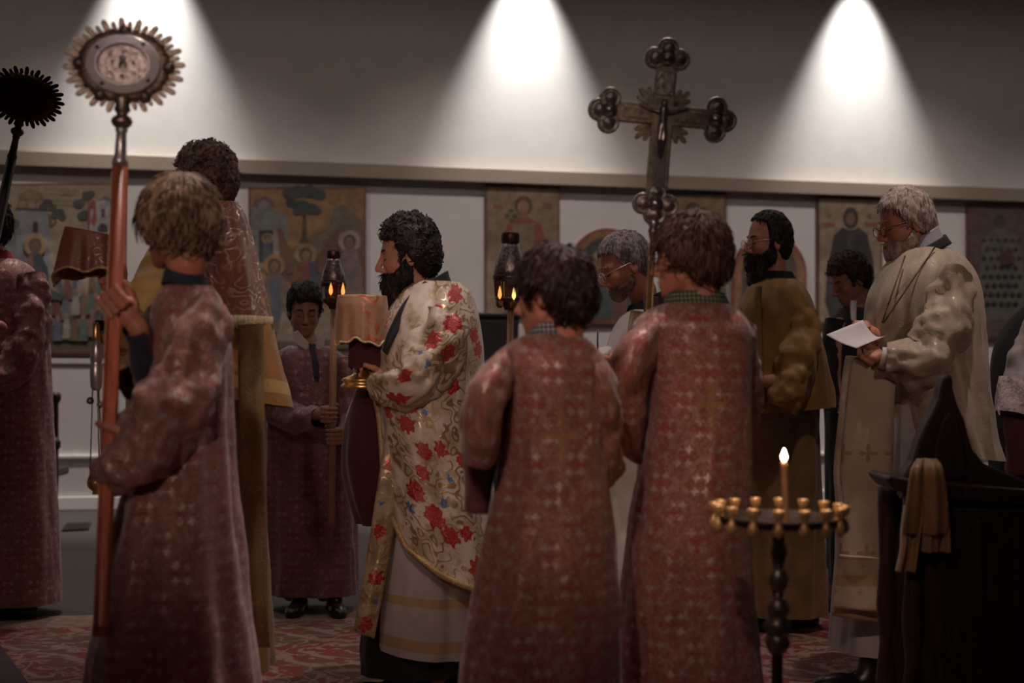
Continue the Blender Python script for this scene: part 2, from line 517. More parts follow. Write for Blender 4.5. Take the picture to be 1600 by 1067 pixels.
def crosses(name, base, mark, pitch_u, pitch_v, size, rough=0.6, bands=None, bandcol=None):
    """plain rich cloth with a sparse pattern of embroidered crosses"""
    n = NT(name)
    u, v = n.uv()
    x = n.m('MULTIPLY', n.m('SUBTRACT', n.m('FRACT', n.m('ADD', n.m('DIVIDE', u, pitch_u), 50.5)), 0.5), pitch_u)
    y = n.m('MULTIPLY', n.m('SUBTRACT', n.m('FRACT', n.m('ADD', n.m('DIVIDE', v, pitch_v), 50.0)), 0.5), pitch_v)
    r = n.m('SQRT', n.m('ADD', n.m('MULTIPLY', x, x), n.m('MULTIPLY', y, y)))
    th = n.m('ARCTAN2', y, x)
    lim = n.m('MULTIPLY_ADD', n.m('COSINE', n.m('MULTIPLY', th, 4.0)), size * 0.42, size * 0.58)
    mk = n.step(n.m('SUBTRACT', lim, r), -0.002, 0.003)
    big = n.noise(n._uv, 6.0, 4)
    bc = n.mix(n.step(big, 0.35, 0.65), base, tuple(q * 0.8 for q in base))
    col = n.mix(n.m('MULTIPLY', mk, 0.8), bc, mark)
    if bands:
        for c0, hw in bands:
            g = n.step(n.m('SUBTRACT', hw, n.m('ABSOLUTE', n.m('SUBTRACT', v, c0))), -0.002, 0.002)
            col = n.mix(n.m('MULTIPLY', g, 0.85), col, bandcol)
    n.bump(n.m('ADD', n.m('MULTIPLY', mk, 0.2), big), 0.3, 0.012)
    return n.out(col, rough, 0.0, 0.15)

def plaid(name, c1, c2, c3, pitch=0.012):
    n = NT(name)
    u, v = n.uv()
    a = n.step(n.m('FRACT', n.m('ADD', n.m('DIVIDE', u, pitch), 90.0)), 0.45, 0.55)
    b = n.step(n.m('FRACT', n.m('ADD', n.m('DIVIDE', v, pitch), 90.0)), 0.45, 0.55)
    col = n.mix(n.m('MULTIPLY', n.m('ADD', a, b), 0.5), c1, c2)
    col = n.mix(n.m('MULTIPLY', a, b), col, c3)
    return n.out(col, 0.8)

def hairmat(name, c1, c2, stretch=(1, 1, 0.15), scale=140.0, rough=0.5):
    n = NT(name)
    o = n.obj()
    a = n.noise(n.scaled(o, *stretch), scale, 3); b = n.noise(n.scaled(o, stretch[0], stretch[1], max(stretch[2], 0.4)), 26.0, 3)
    f = n.m('ADD', n.m('MULTIPLY', a, 0.55), n.m('MULTIPLY', b, 0.45))
    col = n.mix(n.step(f, 0.38, 0.64), c1, c2)
    n.bump(f, 0.8, 0.008)
    return n.out(col, rough, spec=0.3)

def skinmat(name, c):
    n = NT(name)
    o = n.obj()
    a = n.noise(o, 14.0, 3)
    col = n.mix(n.step(a, 0.35, 0.65), tuple(q * 0.9 for q in c), (min(1, c[0] * 1.06), c[1] * 0.96, c[2] * 0.92))
    n.bump(n.noise(o, 160.0, 3), 0.06, 0.004)
    n.b.inputs['Subsurface Weight'].default_value = 0.08
    n.b.inputs['Subsurface Radius'].default_value = (0.012, 0.004, 0.002)
    return n.out(col, 0.5)

def emit(name, color, strength):
    n = NT(name)
    n.b.inputs['Base Color'].default_value = (*color, 1)
    n.b.inputs['Emission Color'].default_value = (*color, 1)
    n.b.inputs['Emission Strength'].default_value = strength
    return n.mat

M = {}
M['wall'] = plain('painted_plaster', (0.56, 0.53, 0.50), 0.85, var=0.03, scale=5, bump=0.05)
M['rail'] = plain('painted_rail', (0.25, 0.20, 0.15), 0.5, var=0.04, scale=6)
M['ceiling'] = plain('ceiling_paint', (0.30, 0.27, 0.25), 0.9, var=0.03, scale=3)
M['floor'] = plain('grey_brown_carpeting', (0.030, 0.023, 0.018), 0.9, var=0.2, scale=60, bump=0.2)
M['white_trim'] = plain('white_trim_paint', (0.66, 0.62, 0.58), 0.5, var=0.03)
M['skin'] = skinmat('fair_skin', (0.52, 0.26, 0.185))
M['skin_red'] = skinmat('ruddy_skin', (0.56, 0.24, 0.17))
M['skin_tan'] = skinmat('tan_skin', (0.40, 0.215, 0.15))
M['gold'] = plain('polished_gold', (0.80, 0.50, 0.20), 0.30, 0.9, var=0.1, scale=30)
M['brass'] = plain('worn_brass', (0.27, 0.225, 0.18), 0.40, 0.85, var=0.25, scale=40, bump=0.15)
M['silver'] = plain('tarnished_silver', (0.62, 0.59, 0.60), 0.34, 0.75, var=0.12, scale=45, bump=0.1)
M['lantern_silver'] = plain('blackened_silver', (0.30, 0.26, 0.25), 0.35, 0.9, var=0.4, scale=70, bump=0.8)
M['silver_relief'] = plain('relief_silver', (0.52, 0.46, 0.46), 0.34, 0.8, var=0.35, scale=90, bump=0.9)
M['dark_metal'] = plain('dark_bronze', (0.10, 0.065, 0.05), 0.4, 0.8, var=0.3, scale=40, bump=0.2)
M['iron'] = plain('black_iron', (0.02, 0.017, 0.016), 0.5, 0.5, var=0.2)
M['redwood'] = plain('red_varnished_wood', (0.36, 0.10, 0.055), 0.28, 0.0, var=0.25, scale=30, stretch=(4, 4, 0.3))
M['palewood'] = plain('pale_wood_pole', (0.36, 0.21, 0.11), 0.45, 0.0, var=0.2, scale=30, stretch=(4, 4, 0.3))
M['darkwood'] = plain('dark_stained_wood', (0.035, 0.014, 0.012), 0.42, 0.0, var=0.35, scale=26, stretch=(3, 3, 0.4), bump=0.1)
M['black'] = fabric('black_cloth', (0.012, 0.011, 0.012), 0.85, sheen=0.05)
M['shoe'] = plain('black_leather', (0.012, 0.011, 0.011), 0.35, var=0.2)
M['blackbox'] = plain('black_plastic', (0.010, 0.010, 0.011), 0.5, var=0.2)
M['navy'] = fabric('navy_cloth', (0.022, 0.026, 0.05), 0.8)
M['redcloth'] = fabric('red_cloth', (0.30, 0.02, 0.025), 0.8)
M['white_cloth'] = fabric('white_cloth', (0.66, 0.63, 0.60), 0.75)
M['white_alb'] = fabric('white_alb_cloth', (0.56, 0.53, 0.50), 0.75)
M['grey_alb'] = fabric('grey_alb_cloth', (0.36, 0.33, 0.32), 0.8)
M['paper'] = plain('white_paper', (0.70, 0.67, 0.68), 0.8, var=0.03)
M['maroon'] = fabric('maroon_lining', (0.055, 0.008, 0.010), 0.85)
M['pink_a'] = brocade('rose_damask', (0.30, 0.085, 0.062), (0.66, 0.53, 0.50), (0.30, 0.03, 0.03), cross=(0.02, 1.045, 0.048, 0.066, 0.008))
M['pink_b'] = brocade('rose_damask_old', (0.33, 0.12, 0.098), (0.68, 0.55, 0.54), (0.28, 0.05, 0.04), strength=0.65, metal=0.45)
M['pink_c'] = brocade('rose_damask_gold', (0.29, 0.080, 0.058), (0.66, 0.53, 0.50), (0.30, 0.03, 0.03), cross=(0.015, 1.115, 0.048, 0.066, 0.008))
M['plum'] = brocade('plum_damask', (0.22, 0.085, 0.085), (0.46, 0.35, 0.37), (0.20, 0.03, 0.04), strength=0.6)
M['aer'] = scrolls('russet_silver_brocade', (0.27, 0.085, 0.055), (0.66, 0.50, 0.44), 18, 0.42, 0.85, 0.5, 0.06)
M['goldcape'] = scrolls('amber_gold_cloth', (0.52, 0.25, 0.075), (0.62, 0.38, 0.14), 22, 0.5, 0.5, 0.2, bands=[(0.86, 0.020), (1.14, 0.022), (0.665, 0.014)], bandcol=(0.72, 0.48, 0.16))
M['goldrobe'] = scrolls('gold_brocade', (0.46, 0.29, 0.12), (0.62, 0.46, 0.22), 20, 0.5, 0.5, 0.3)
M['goldstrip'] = scrolls('gold_orarion_cloth', (0.50, 0.36, 0.17), (0.66, 0.52, 0.30), 26, 0.5, 0.6, 0.3)
M['fringe'] = plain('cream_fringe', (0.60, 0.48, 0.30), 0.7, var=0.4, scale=200, stretch=(1, 1, 0.1), bump=0.6)
M['yellow'] = fabric('yellow_satin', (0.34, 0.19, 0.048), 0.55, var=0.2, weave=0.35)
M['yellow_dark'] = fabric('ochre_satin', (0.19, 0.11, 0.04), 0.6, var=0.2, weave=0.35)
M['ivory'] = scrolls('ivory_brocade', (0.50, 0.41, 0.31), (0.62, 0.53, 0.42), 26, 0.58, 0.45, 0.15)
M['stole'] = crosses('ivory_stole_cloth', (0.52, 0.42, 0.31), (0.34, 0.20, 0.09), 0.09, 0.36, 0.034, bands=[(0.405, 0.003), (0.30, 0.022), (0.235, 0.003)], bandcol=(0.40, 0.25, 0.11))
M['veil'] = scrolls('gold_red_veil_cloth', (0.50, 0.29, 0.16), (0.46, 0.08, 0.05), 14, 0.5, 0.75, 0.2, 0.11)
M['veil_rose'] = scrolls('russet_veil_cloth', (0.28, 0.085, 0.055), (0.40, 0.20, 0.13), 20, 0.5, 0.6, 0.2)
M['trim_gold'] = plain('gold_braid', (0.50, 0.36, 0.17), 0.45, 0.3, var=0.25, scale=120, bump=0.3)
M['glass_lens'] = None
M['candle'] = plain('beeswax', (0.78, 0.42, 0.20), 0.5, var=0.1)
_g = NT('lens_glass'); _g.b.inputs['Transmission Weight'].default_value = 1.0; _g.b.inputs['Roughness'].default_value = 0.02; _g.b.inputs['IOR'].default_value = 1.12; _g.b.inputs['Alpha'].default_value = 0.12; M['glass_lens'] = _g.out((1, 1, 1))
_g = NT('lantern_glass'); _g.b.inputs['Transmission Weight'].default_value = 0.85; _g.b.inputs['Roughness'].default_value = 0.15; M['lantern_glass'] = _g.out((0.35, 0.13, 0.08))
M['flame'] = emit('candle_flame', (1.0, 0.72, 0.42), 60)
M['flame_dim'] = emit('lamp_flame', (1.0, 0.36, 0.10), 1.3)
M['flame_yellow'] = emit('lamp_flame_yellow', (1.0, 0.86, 0.26), 1.3)
M['lamp_lens'] = emit('downlight_lens', (1.0, 0.85, 0.7), 3.0)
M['hair_black'] = hairmat('black_hair', (0.008, 0.007, 0.007), (0.035, 0.028, 0.026))
M['hair_dbrown'] = hairmat('dark_brown_hair', (0.02, 0.010, 0.009), (0.07, 0.038, 0.030))
M['hair_brown'] = hairmat('brown_hair', (0.045, 0.022, 0.014), (0.14, 0.075, 0.045))
M['hair_blond'] = hairmat('sandy_blond_hair', (0.075, 0.046, 0.028), (0.40, 0.28, 0.185), scale=110)
M['hair_greybrown'] = hairmat('greying_brown_hair', (0.05, 0.030, 0.024), (0.27, 0.19, 0.155), stretch=(1, 1, 0.8), scale=90)
M['hair_grey'] = hairmat('grey_hair', (0.08, 0.065, 0.062), (0.42, 0.37, 0.36), scale=150)
M['hair_white'] = hairmat('white_hair', (0.26, 0.20, 0.175), (0.60, 0.51, 0.46), scale=150)
M['beard_black'] = hairmat('black_beard', (0.006, 0.005, 0.005), (0.032, 0.022, 0.020), stretch=(1, 1, 0.4), scale=120)
M['beard_white'] = hairmat('white_beard', (0.27, 0.19, 0.155), (0.52, 0.42, 0.36), stretch=(1, 1, 0.4), scale=140)
M['beard_grey'] = hairmat('grey_beard', (0.12, 0.07, 0.055), (0.34, 0.25, 0.21), stretch=(1, 1, 0.4), scale=140)
M['plaid_navy'] = plaid('navy_white_check', (0.025, 0.03, 0.05), (0.20, 0.20, 0.22), (0.5, 0.48, 0.46))
M['plaid_green'] = plaid('green_check', (0.012, 0.035, 0.022), (0.06, 0.12, 0.08), (0.30, 0.26, 0.16))
# vestment cloths that depend on where their ornaments sit
def _fl(s, cx, items):
    """flower places from side-view positions: (px, py, radius m) -> cloth coordinates (angle about the body x mean radius, height)"""
    out = []
    for px, py, r in items:
        w = 88.0; q = max(-0.98, min(0.98, (px - cx) / w))
        t = math.asin(q); rm = (w / s) * 1.06
        z = P(px, py, FPX / s - 0.2)[2]
        out.append((t * rm, z + 0.27 * q * 0.0, r))
    return out
_reds = [(706, 457, 0.040), (680, 488, 0.032), (678, 492, 0.02), (688, 568, 0.046), (704, 592, 0.040), (672, 600, 0.034), (742, 520, 0.030), (748, 540, 0.028),
         (620, 640, 0.034), (640, 668, 0.036), (664, 700, 0.034), (690, 690, 0.030), (612, 668, 0.03), (648, 770, 0.040), (676, 792, 0.044), (700, 810, 0.038), (735, 845, 0.042), (660, 735, 0.03), (720, 700, 0.028), (668, 555, 0.012), (716, 552, 0.012), (690, 530, 0.010), (650, 640, 0.02), (720, 800, 0.026), (745, 620, 0.03), (752, 720, 0.034)]
_blues = [(714, 505, 0.016), (724, 506, 0.014), (690, 768, 0.018), (640, 800, 0.018), (668, 640, 0.014), (736, 660, 0.016), (604, 700, 0.014), (700, 730, 0.014)]
M['phelonion'] = floral('flowered_brocade', (0.64, 0.56, 0.47), (0.33, 0.21, 0.08), _fl(430, 672, _reds), _fl(430, 672, _blues))
M['phelonion_sleeve'] = floral('flowered_brocade_sleeve', (0.64, 0.56, 0.47), (0.33, 0.21, 0.08), [(0.02, 2.96, 0.04), (-0.03, 2.88, 0.036), (0.05, 2.86, 0.034), (0.04, 2.70, 0.03), (-0.04, 2.74, 0.026)], [(0.0, 2.80, 0.014), (-0.05, 2.82, 0.012)])
M['stole_floral'] = floral('flowered_stole_cloth', (0.44, 0.34, 0.22), (0.42, 0.30, 0.13), [(0.0, 0.30, 0.026), (0.005, 0.46, 0.03), (-0.01, 0.62, 0.026), (0.0, 0.85, 0.03)], [(0.02, 0.38, 0.012), (-0.02, 0.72, 0.012)])
M['alb_banded'] = crosses('white_alb_with_gold_bands', (0.46, 0.43, 0.42), (0.46, 0.43, 0.42), 0.2, 0.2, 0.001, 0.75, bands=[(P(650, 941, FPX / 430 - 0.2)[2], 0.016), (P(650, 1008, FPX / 430 - 0.2)[2], 0.020)], bandcol=(0.38, 0.27, 0.12))
M['dull_rose'] = fabric('dull_rose_lining', (0.17, 0.055, 0.05), 0.85)
M['yellow_gold'] = fabric('gold_satin', (0.50, 0.32, 0.11), 0.5, var=0.2, weave=0.35)
M['brown_gold'] = scrolls('brown_gold_brocade', (0.22, 0.14, 0.08), (0.42, 0.32, 0.18), 30, 0.55, 0.7, 0.2)
M['trim_ochre'] = plain('ochre_braid', (0.30, 0.18, 0.06), 0.5, var=0.2, scale=90)
M['grey_shirt'] = fabric('grey_shirt_cloth', (0.34, 0.35, 0.38), 0.8)
M['stole_panel'] = crosses('ivory_panel_cloth', (0.50, 0.38, 0.28), (0.36, 0.22, 0.10), 0.09, 0.09, 0.012, bands=[(P(1345, 905, 5.55)[2], 0.02), (P(1345, 870, 5.55)[2], 0.003), (P(1345, 950, 5.55)[2], 0.003)], bandcol=(0.36, 0.22, 0.10))
M['fur'] = plain('pale_fur', (0.50, 0.42, 0.42), 0.9, var=0.25, scale=90, bump=0.8)
# ------------------------------------------------------------------ heads, hands, bodies
def head_sdf(p):
    """adult head, face towards +x, crown at z=+0.123, chin at z=-0.12"""
    q = p.copy(); q[..., 1] = np.abs(q[..., 1])
    d = sd_ell(q, (-0.012, 0, 0.035), (0.098, 0.077, 0.088))
    d = smin(d, sd_ell(q, (0.030, 0, -0.030), (0.060, 0.057, 0.080)), 0.035)
    d = smin(d, sd_cap(q, (0.012, 0.050, -0.062), (0.066, 0.012, -0.098), 0.020, 0.021), 0.03)
    d = smin(d, sd_ell(q, (0.056, 0.036, -0.030), (0.026, 0.022, 0.022)), 0.02)
    d = smin(d, sd_cap(q, (0.080, 0.0, 0.016), (0.068, 0.042, 0.016), 0.013, 0.011), 0.015)
    d = smax(d, -sd_ell(q, (0.103, 0.032, -0.003), (0.020, 0.019, 0.014)), 0.012)
    d = smin(d, sd_ell(q, (0.073, 0.031, -0.006), (0.014, 0.0145, 0.012)), 0.004)
    d = smin(d, sd_cap(q, (0.088, 0, 0.008), (0.115, 0, -0.037), 0.0085, 0.0115), 0.010)
    d = smin(d, sd_ell(q, (0.100, 0.0115, -0.044), (0.013, 0.008, 0.008)), 0.006)
    d = smin(d, sd_ell(q, (0.082, 0.0, -0.072), (0.016, 0.026, 0.020)), 0.014)
    d = smin(d, sd_cap(q, (0.0955, 0, -0.067), (0.088, 0.019, -0.071), 0.0052, 0.003), 0.004)
    d = smin(d, sd_cap(q, (0.0945, 0, -0.0785), (0.087, 0.017, -0.075), 0.0062, 0.003), 0.004)
    d = smin(d, sd_ell(q, (0.074, 0, -0.105), (0.018, 0.018, 0.015)), 0.012)
    ear = sd_ell(q, (-0.012, 0.078, -0.012), (0.019, 0.010, 0.033))
    ear = smax(ear, -sd_ell(q, (-0.008, 0.088, -0.008), (0.010, 0.007, 0.019)), 0.004)
    d = smin(d, ear, 0.006)
    return smin(d, sd_cap(q, (-0.025, 0, -0.050), (-0.030, 0, -0.120), 0.056, 0.054), 0.025)

def hand_sdf(Rp, flip):
    def f(p):
        q = p.copy()
        if flip: q[..., 1] = -q[..., 1]
        d = sd_ell(q, (-0.036, 0.004, 0.0), (0.034, 0.021, 0.043))
        d = smin(d, sd_cap(q, (-0.062, 0, 0), (-0.105, 0, -0.003), 0.026, 0.027), 0.02)
        for i, (z, r) in enumerate(((0.030, 0.0088), (0.010, 0.0092), (-0.0105, 0.0088), (-0.0295, 0.0076))):
            R = Rp + r
            pts = [(-0.030, R + 0.010, z * 1.05)]
            for a in (100, 40, -25 + 6 * i):
                pts.append((R * math.cos(math.radians(a)), R * math.sin(math.radians(a)), z - 0.002))
            c = None
            for k in range(3):
                e = sd_cap(q, pts[k], pts[k + 1], r * (1.06 - 0.06 * k), r * (1.0 - 0.06 * k))
                c = e if c is None else smin(c, e, 0.003)
            d = smin(d, c, 0.0045)
        t = sd_cap(q, (-0.050, -0.014, 0.026), (-0.016, -(Rp + 0.012), 0.040), 0.014, 0.0115)
        t = smin(t, sd_cap(q, (-0.016, -(Rp + 0.012), 0.040), (Rp * 0.6 + 0.006, -(Rp + 0.004), 0.046), 0.0112, 0.009), 0.004)
        return smin(d, t, 0.006)
    return f

def rotz(a):
    c, s = math.cos(a), math.sin(a); return np.array([[c, -s, 0], [s, c, 0], [0, 0, 1.0]])
def roty(a):
    c, s = math.cos(a), math.sin(a); return np.array([[c, 0, s], [0, 1.0, 0], [-s, 0, c]])
def rotx(a):
    c, s = math.cos(a), math.sin(a); return np.array([[1.0, 0, 0], [0, c, -s], [0, s, c]])

def hair_vf(t=0.016, line=None, full=0.0, amp=0.004, freq=60.0, seed=1, strand=0.0, rag=0.008, top=0.0):
    line = line or [(-0.13, -0.085), (-0.05, -0.075), (-0.02, -0.03), (0.005, 0.005), (0.028, -0.01), (0.045, 0.05), (0.10, 0.075)]
    lx = np.array([q[0] for q in line]); lz = np.array([q[1] for q in line])
    G = Grid((-0.16, -0.135, -0.15), (0.145, 0.135, 0.19), 0.0042)
    def f(p):
        d = sd_ell(p, (-0.014, 0, 0.038 + top), (0.098 + t, 0.078 + t, 0.088 + t + top))
        d = smin(d, sd_ell(p, (-0.035, 0, -0.015), (0.078 + t, 0.070 + t + full, 0.085)), 0.03)
        if full: d = smin(d, sd_ell(p, (0.0, 0, 0.01), (0.080 + t, 0.080 + t + full, 0.070)), 0.03)
        az = np.arctan2(p[..., 1], p[..., 0] + 0.01)
        n = vnoise(p, freq, seed) * amp * 2
        if strand: n = n + strand * np.sin(az * 34 + 9 * vnoise(p, 14, seed + 3)) * np.clip(1.2 - (p[..., 2] - 0.02) * 8, 0.2, 1)
        g = np.interp(p[..., 0], lx, lz) + rag * 2 * vnoise(p * np.array([1, 1, 0.2]), 70, seed + 5)
        return smax(d + n, (g - p[..., 2]) * 0.75, 0.006)
    G.union((-0.2,) * 3, (0.2,) * 3, f, 1e-4)
    return keep_largest(*G.nets())

def beard_vf(t=0.012, drop=0.05, width=0.046, amp=0.004, seed=2, lip=True, line=None):
    line = line or [(-0.02, 0.03), (0.0, 0.0), (0.03, -0.036), (0.058, -0.058), (0.075, -0.056), (0.12, -0.052)]
    lx = np.array([q[0] for q in line]); lz = np.array([q[1] for q in line])
    G = Grid((-0.05, -0.1, -0.26), (0.14, 0.1, 0.05), 0.0042)
    def f(p):
        q = p.copy(); q[..., 1] = np.abs(q[..., 1])
        d = sd_ell(q, (0.030, 0, -0.030), (0.060 + t, 0.060 + t, 0.080 + t))
        d = smin(d, sd_cap(q, (0.012, 0.050, -0.062), (0.066, 0.012, -0.098), 0.020 + t, 0.021 + t), 0.03)
        d = smin(d, sd_ell(q, (0.074, 0, -0.09), (0.020 + t, 0.024 + t, 0.034)), 0.02)
        if drop: d = smin(d, sd_ell(q, (0.062, 0, -0.115 - drop * 0.35), (0.036, width, 0.035 + drop * 0.72)), 0.03)
        g = np.interp(p[..., 0], lx, lz)
        d = smax(d + vnoise(p * np.array([1, 1, 0.6]), 75, seed) * amp * 2, (p[..., 2] - g) * 0.8, 0.006)
        d = smax(d, -(p[..., 0] - -0.015), 0.004)
        if lip: d = smax(d, -sd_ell(q, (0.104, 0, -0.0735), (0.030, 0.018, 0.006)), 0.003)
        return d
    G.union((-0.3,) * 3, (0.3,) * 3, f, 1e-4)
    return keep_largest(*G.nets())

PEOPLE = []
LOCKS = {}
class Person:
    def __init__(self, label, s, px, group=None, h=0.0065):
        self.s = s; self.Z = FPX / s; self.h = h
        b = P(px, 545, self.Z); self.base = np.array([b[0], b[1], 0.0])
        self.root = empty('person', self.base)
        tag(self.root, label, 'person', group)
        self.prims = []; self.unions = []
        PEOPLE.append(self)
    def pt(self, px, py, dz=0.0): return P(px, py, self.Z + dz)
    def add(self, name, vf, mat, uv=None, parent=None, smooth=True):
        return mesh(name, vf[0], vf[1], mat, parent or self.root, uv=uv, smooth=smooth)
    # ---- head
    def head(self, px, py, yaw, pitch=0.0, roll=0.0, scale=(1, 1, 1), dz=0.0):
        self.hc = self.pt(px, py, dz)
        self.hR = rotz(math.radians(yaw)) @ roty(math.radians(pitch)) @ rotx(math.radians(roll))
        self.hS = np.array(scale)
        return self
    def hw(self, v): return self.hc + (np.asarray(v) * self.hS) @ self.hR.T
    def headpart(self, name, vf, mat):
        o = self.add(name, (self.hw(vf[0]), vf[1]), mat)
        kw = LOCKS.get(id(vf))
        if kw:
            l = locks(vf, **kw)
            self.add('locks', (self.hw(l[0]), l[1]), mat, parent=o)['kind'] = 'stuff'
        return o
    def face(self, browmat, lips=True):
        for sg in (-1, 1):
            pts = catmull([(0.0905, sg * 0.012, 0.014), (0.0895, sg * 0.028, 0.0215), (0.077, sg * 0.047, 0.018)], 7)
            v, f = tube_vf(self.hw(pts), [0.002, 0.0036, 0.004, 0.004, 0.0036, 0.003, 0.0016], 6)
            self.add('eyebrow', (v, f), browmat)
            pts = catmull([(0.0845, sg * 0.019, -0.010), (0.0875, sg * 0.031, -0.0135), (0.0795, sg * 0.044, -0.009)], 7)
            v, f = tube_vf(self.hw(pts), 0.0017, 5)
            self.add('eyelashes', (v, f), M['hair_black'])
        if lips:
            pts = catmull([(0.0885, -0.019, -0.0735), (0.0985, 0.0, -0.0725), (0.0885, 0.019, -0.0735)], 9)
            v, f = tube_vf(self.hw(pts), [0.001, 0.002, 0.0032, 0.0036, 0.0034, 0.0036, 0.0032, 0.002, 0.001], 6)
            self.add('lips', (v, f), M['lips'])
    def glasses(self, rim):
        root = None
        for sg in (-1, 1):
            t = np.linspace(0, 2 * math.pi, 25)
            pts = np.stack([np.full(25, 0.108) - 0.006 * np.abs(np.sin(t)) * 0, sg * 0.033 + 0.024 * np.cos(t), -0.012 + 0.018 * np.sin(t)], 1)
            v, f = tube_vf(self.hw(pts), 0.0015, 6)
            if root is None: root = self.add('glasses', (v, f), rim)
            else: self.add('rim', (v, f), rim, parent=root)
            v, f = lathe_vf(self.hw([[0.108, sg * 0.033, -0.012]])[0], self.hR @ np.array([1.0, 0, 0]), [(0.0225 * self.hS[1], -0.0008), (0.0225 * self.hS[1], 0.0008)], 20)
            self.add('lens', (v, f), M['glass_lens'], parent=root)
            v, f = tube_vf(self.hw([[0.108, sg * 0.057, -0.004], [0.085, sg * 0.076, 0.0], [0.0, sg * 0.084, 0.004], [-0.02, sg * 0.083, -0.008]]), 0.0016, 6)
            self.add('temple', (v, f), rim, parent=root)
        v, f = tube_vf(self.hw([[0.108, -0.010, -0.009], [0.1135, 0, -0.004], [0.108, 0.010, -0.009]]), 0.0015, 6)
        self.add('bridge', (v, f), rim, parent=root)
    # ---- hands and arms
    def hand(self, pos, pole, fore, Rp=0.012, flip=False, k=1.0):
        pole = np.asarray(pole, float); pole /= np.linalg.norm(pole)
        x = -np.asarray(fore, float); x = x - pole * (x @ pole); x /= np.linalg.norm(x)
        R = np.stack([x, np.cross(pole, x), pole], 1)
        f = hand_sdf(Rp / k, flip); pos = np.asarray(pos, float)
        self.unions.append((pos - 0.14, pos + 0.14, lambda p, R=R, pos=pos, f=f, k=k: f(((p - pos) @ R) / k) * k, 0.006))
        return pos + R @ np.array([-0.095 * k, 0, 0])
    def arm(self, sh, el, wr, r=(0.045, 0.038, 0.026)):
        self.prims += [(sh, el, r[0], r[1]), (el, wr, r[1], r[2])]
    def build_body(self, neck, hip, mat, feet=True, shoulder=0.13, rad=0.085, neckr=0.052):
        """one continuous skin surface: head, neck, trunk, arms with hands, legs"""
        neck = np.asarray(neck, float); hip = np.asarray(hip, float)
        nb = self.hw([[-0.028, 0, -0.10]])[0]
        pr = list(self.prims)
        fw = self.hR @ np.array([1.0, 0, 0]); lat = np.array([-fw[1], fw[0]]); lat /= np.linalg.norm(lat)
        pr.append((nb, neck, neckr, neckr * 1.05))
        pr.append((neck + (0, 0, -0.05), neck + (0, 0, -0.30), rad * 0.85, rad))
        pr.append((neck + (0, 0, -0.30), hip, rad, rad))
        for a in (-1, 1):
            sh = neck + np.array([a * shoulder * lat[0], a * shoulder * lat[1], -0.12])
            pr.append((neck + (0, 0, -0.10), sh, 0.05, 0.04))
            th = hip + np.array([a * 0.07, 0, 0])
            kn = np.array([th[0], th[1] - 0.01, 0.46 * hip[2]])
            an = np.array([self.base[0] + a * 0.08, self.base[1], 0.07])
            pr += [(th, kn, 0.07, 0.05), (kn, an, 0.048, 0.035)]
        lo = np.min([np.minimum(a, b) - max(c, d) for a, b, c, d in pr] + [u[0] for u in self.unions] + [self.hc - 0.18], 0)
        hi = np.max([np.maximum(a, b) + max(c, d) for a, b, c, d in pr] + [u[1] for u in self.unions] + [self.hc + 0.18], 0)
        G = Grid(lo - 0.02, hi + 0.02, self.h)
        for a, b, c, d in pr: G.cap(a, b, c, d)
        sc = float(np.min(self.hS))
        G.union(self.hc - 0.19, self.hc + 0.19, lambda p: head_sdf(((p - self.hc) @ self.hR) / self.hS) * sc, 0.012, 0)
        for lo_, hi_, fn, k in self.unions: G.union(lo_, hi_, fn, k, 0)
        v, f = keep_largest(*G.nets())
        return self.add('body', (v, f), mat)
    # ---- garments
    def robe(self, name, keys, mat, n=112, rows=70, folds=9, amp=0.02, seed=1, flat=2.3, v0=None, fold_top=0.15, tilt=None, tback=0.0, a0=-180.0, a1=180.0, wrinkle=0.014, hemcurve=None):
        """keys: (left px, right px, y px, half depth m[, depth shift m]) from top to hem"""
        K = np.array([list(k) + [0.0] * (5 - len(k)) for k in keys], float)
        D = catmull(K, rows)
        rg = np.random.default_rng(seed)
        ks = rg.integers(max(3, folds // 2), folds + 3, 5); ph = rg.uniform(0, 6.28, 5); wv = rg.uniform(-2.5, 2.5, 5); am = rg.uniform(0.4, 1.0, 5)
        closed = a1 - a0 >= 359.9
        t = np.radians(np.linspace(a0, a1, n))
        V = []; UV = []
        y0, y1 = D[0, 2], D[-1, 2]
        for L, R, y, ry, dz in D:
            c = self.pt((L + R) / 2, y, dz); rx = (R - L) / 2 / self.s
            q = (y - y0) / (y1 - y0)
            A = amp * (fold_top + (1 - fold_top) * q)
            w = sum(a_ * np.cos(k_ * t + p_ + w_ * q) for a_, k_, p_, w_ in zip(am, ks, ph, wv)) / 3.2
            w = w + sum(a_ * (np.abs(np.cos(0.5 * k_ * t + 2 * p_ - w_ * q)) - 0.6) for a_, k_, p_, w_ in zip(am, ks[::-1], ph, wv)) / 1.7
            ct, st = np.cos(t), np.sin(t)
            rr = (np.abs(ct) ** flat + np.abs(st) ** flat) ** (-1 / flat)
            x = st * rr * rx; yy = -ct * rr * ry
            nl = np.sqrt(x * x + yy * yy) + 1e-6
            pz = np.stack([np.sin(t) * 0.22, -np.cos(t) * 0.22, np.full(n, c[2])], 1)
            wr_ = vnoise(pz * np.array([1, 1, 0.16]) + seed, 17.0, seed) + 0.6 * vnoise(pz * np.array([1, 1, 0.35]) + seed, 33.0, seed + 1)
            dr = A * w + wrinkle * min(1.0, 0.25 + 3 * q) * wr_
            x = x * (1 + dr / nl); yy = yy * (1 + dr / nl)
            zz = np.zeros_like(t)
            if hemcurve is not None: zz = zz + q ** 1.6 * np.interp(st, hemcurve[0], hemcurve[1])
            if tilt is not None: zz = zz + tilt * q * st - tback * q * ct
            V.append(np.stack([c[0] + x, c[1] + yy, c[2] + zz], 1))
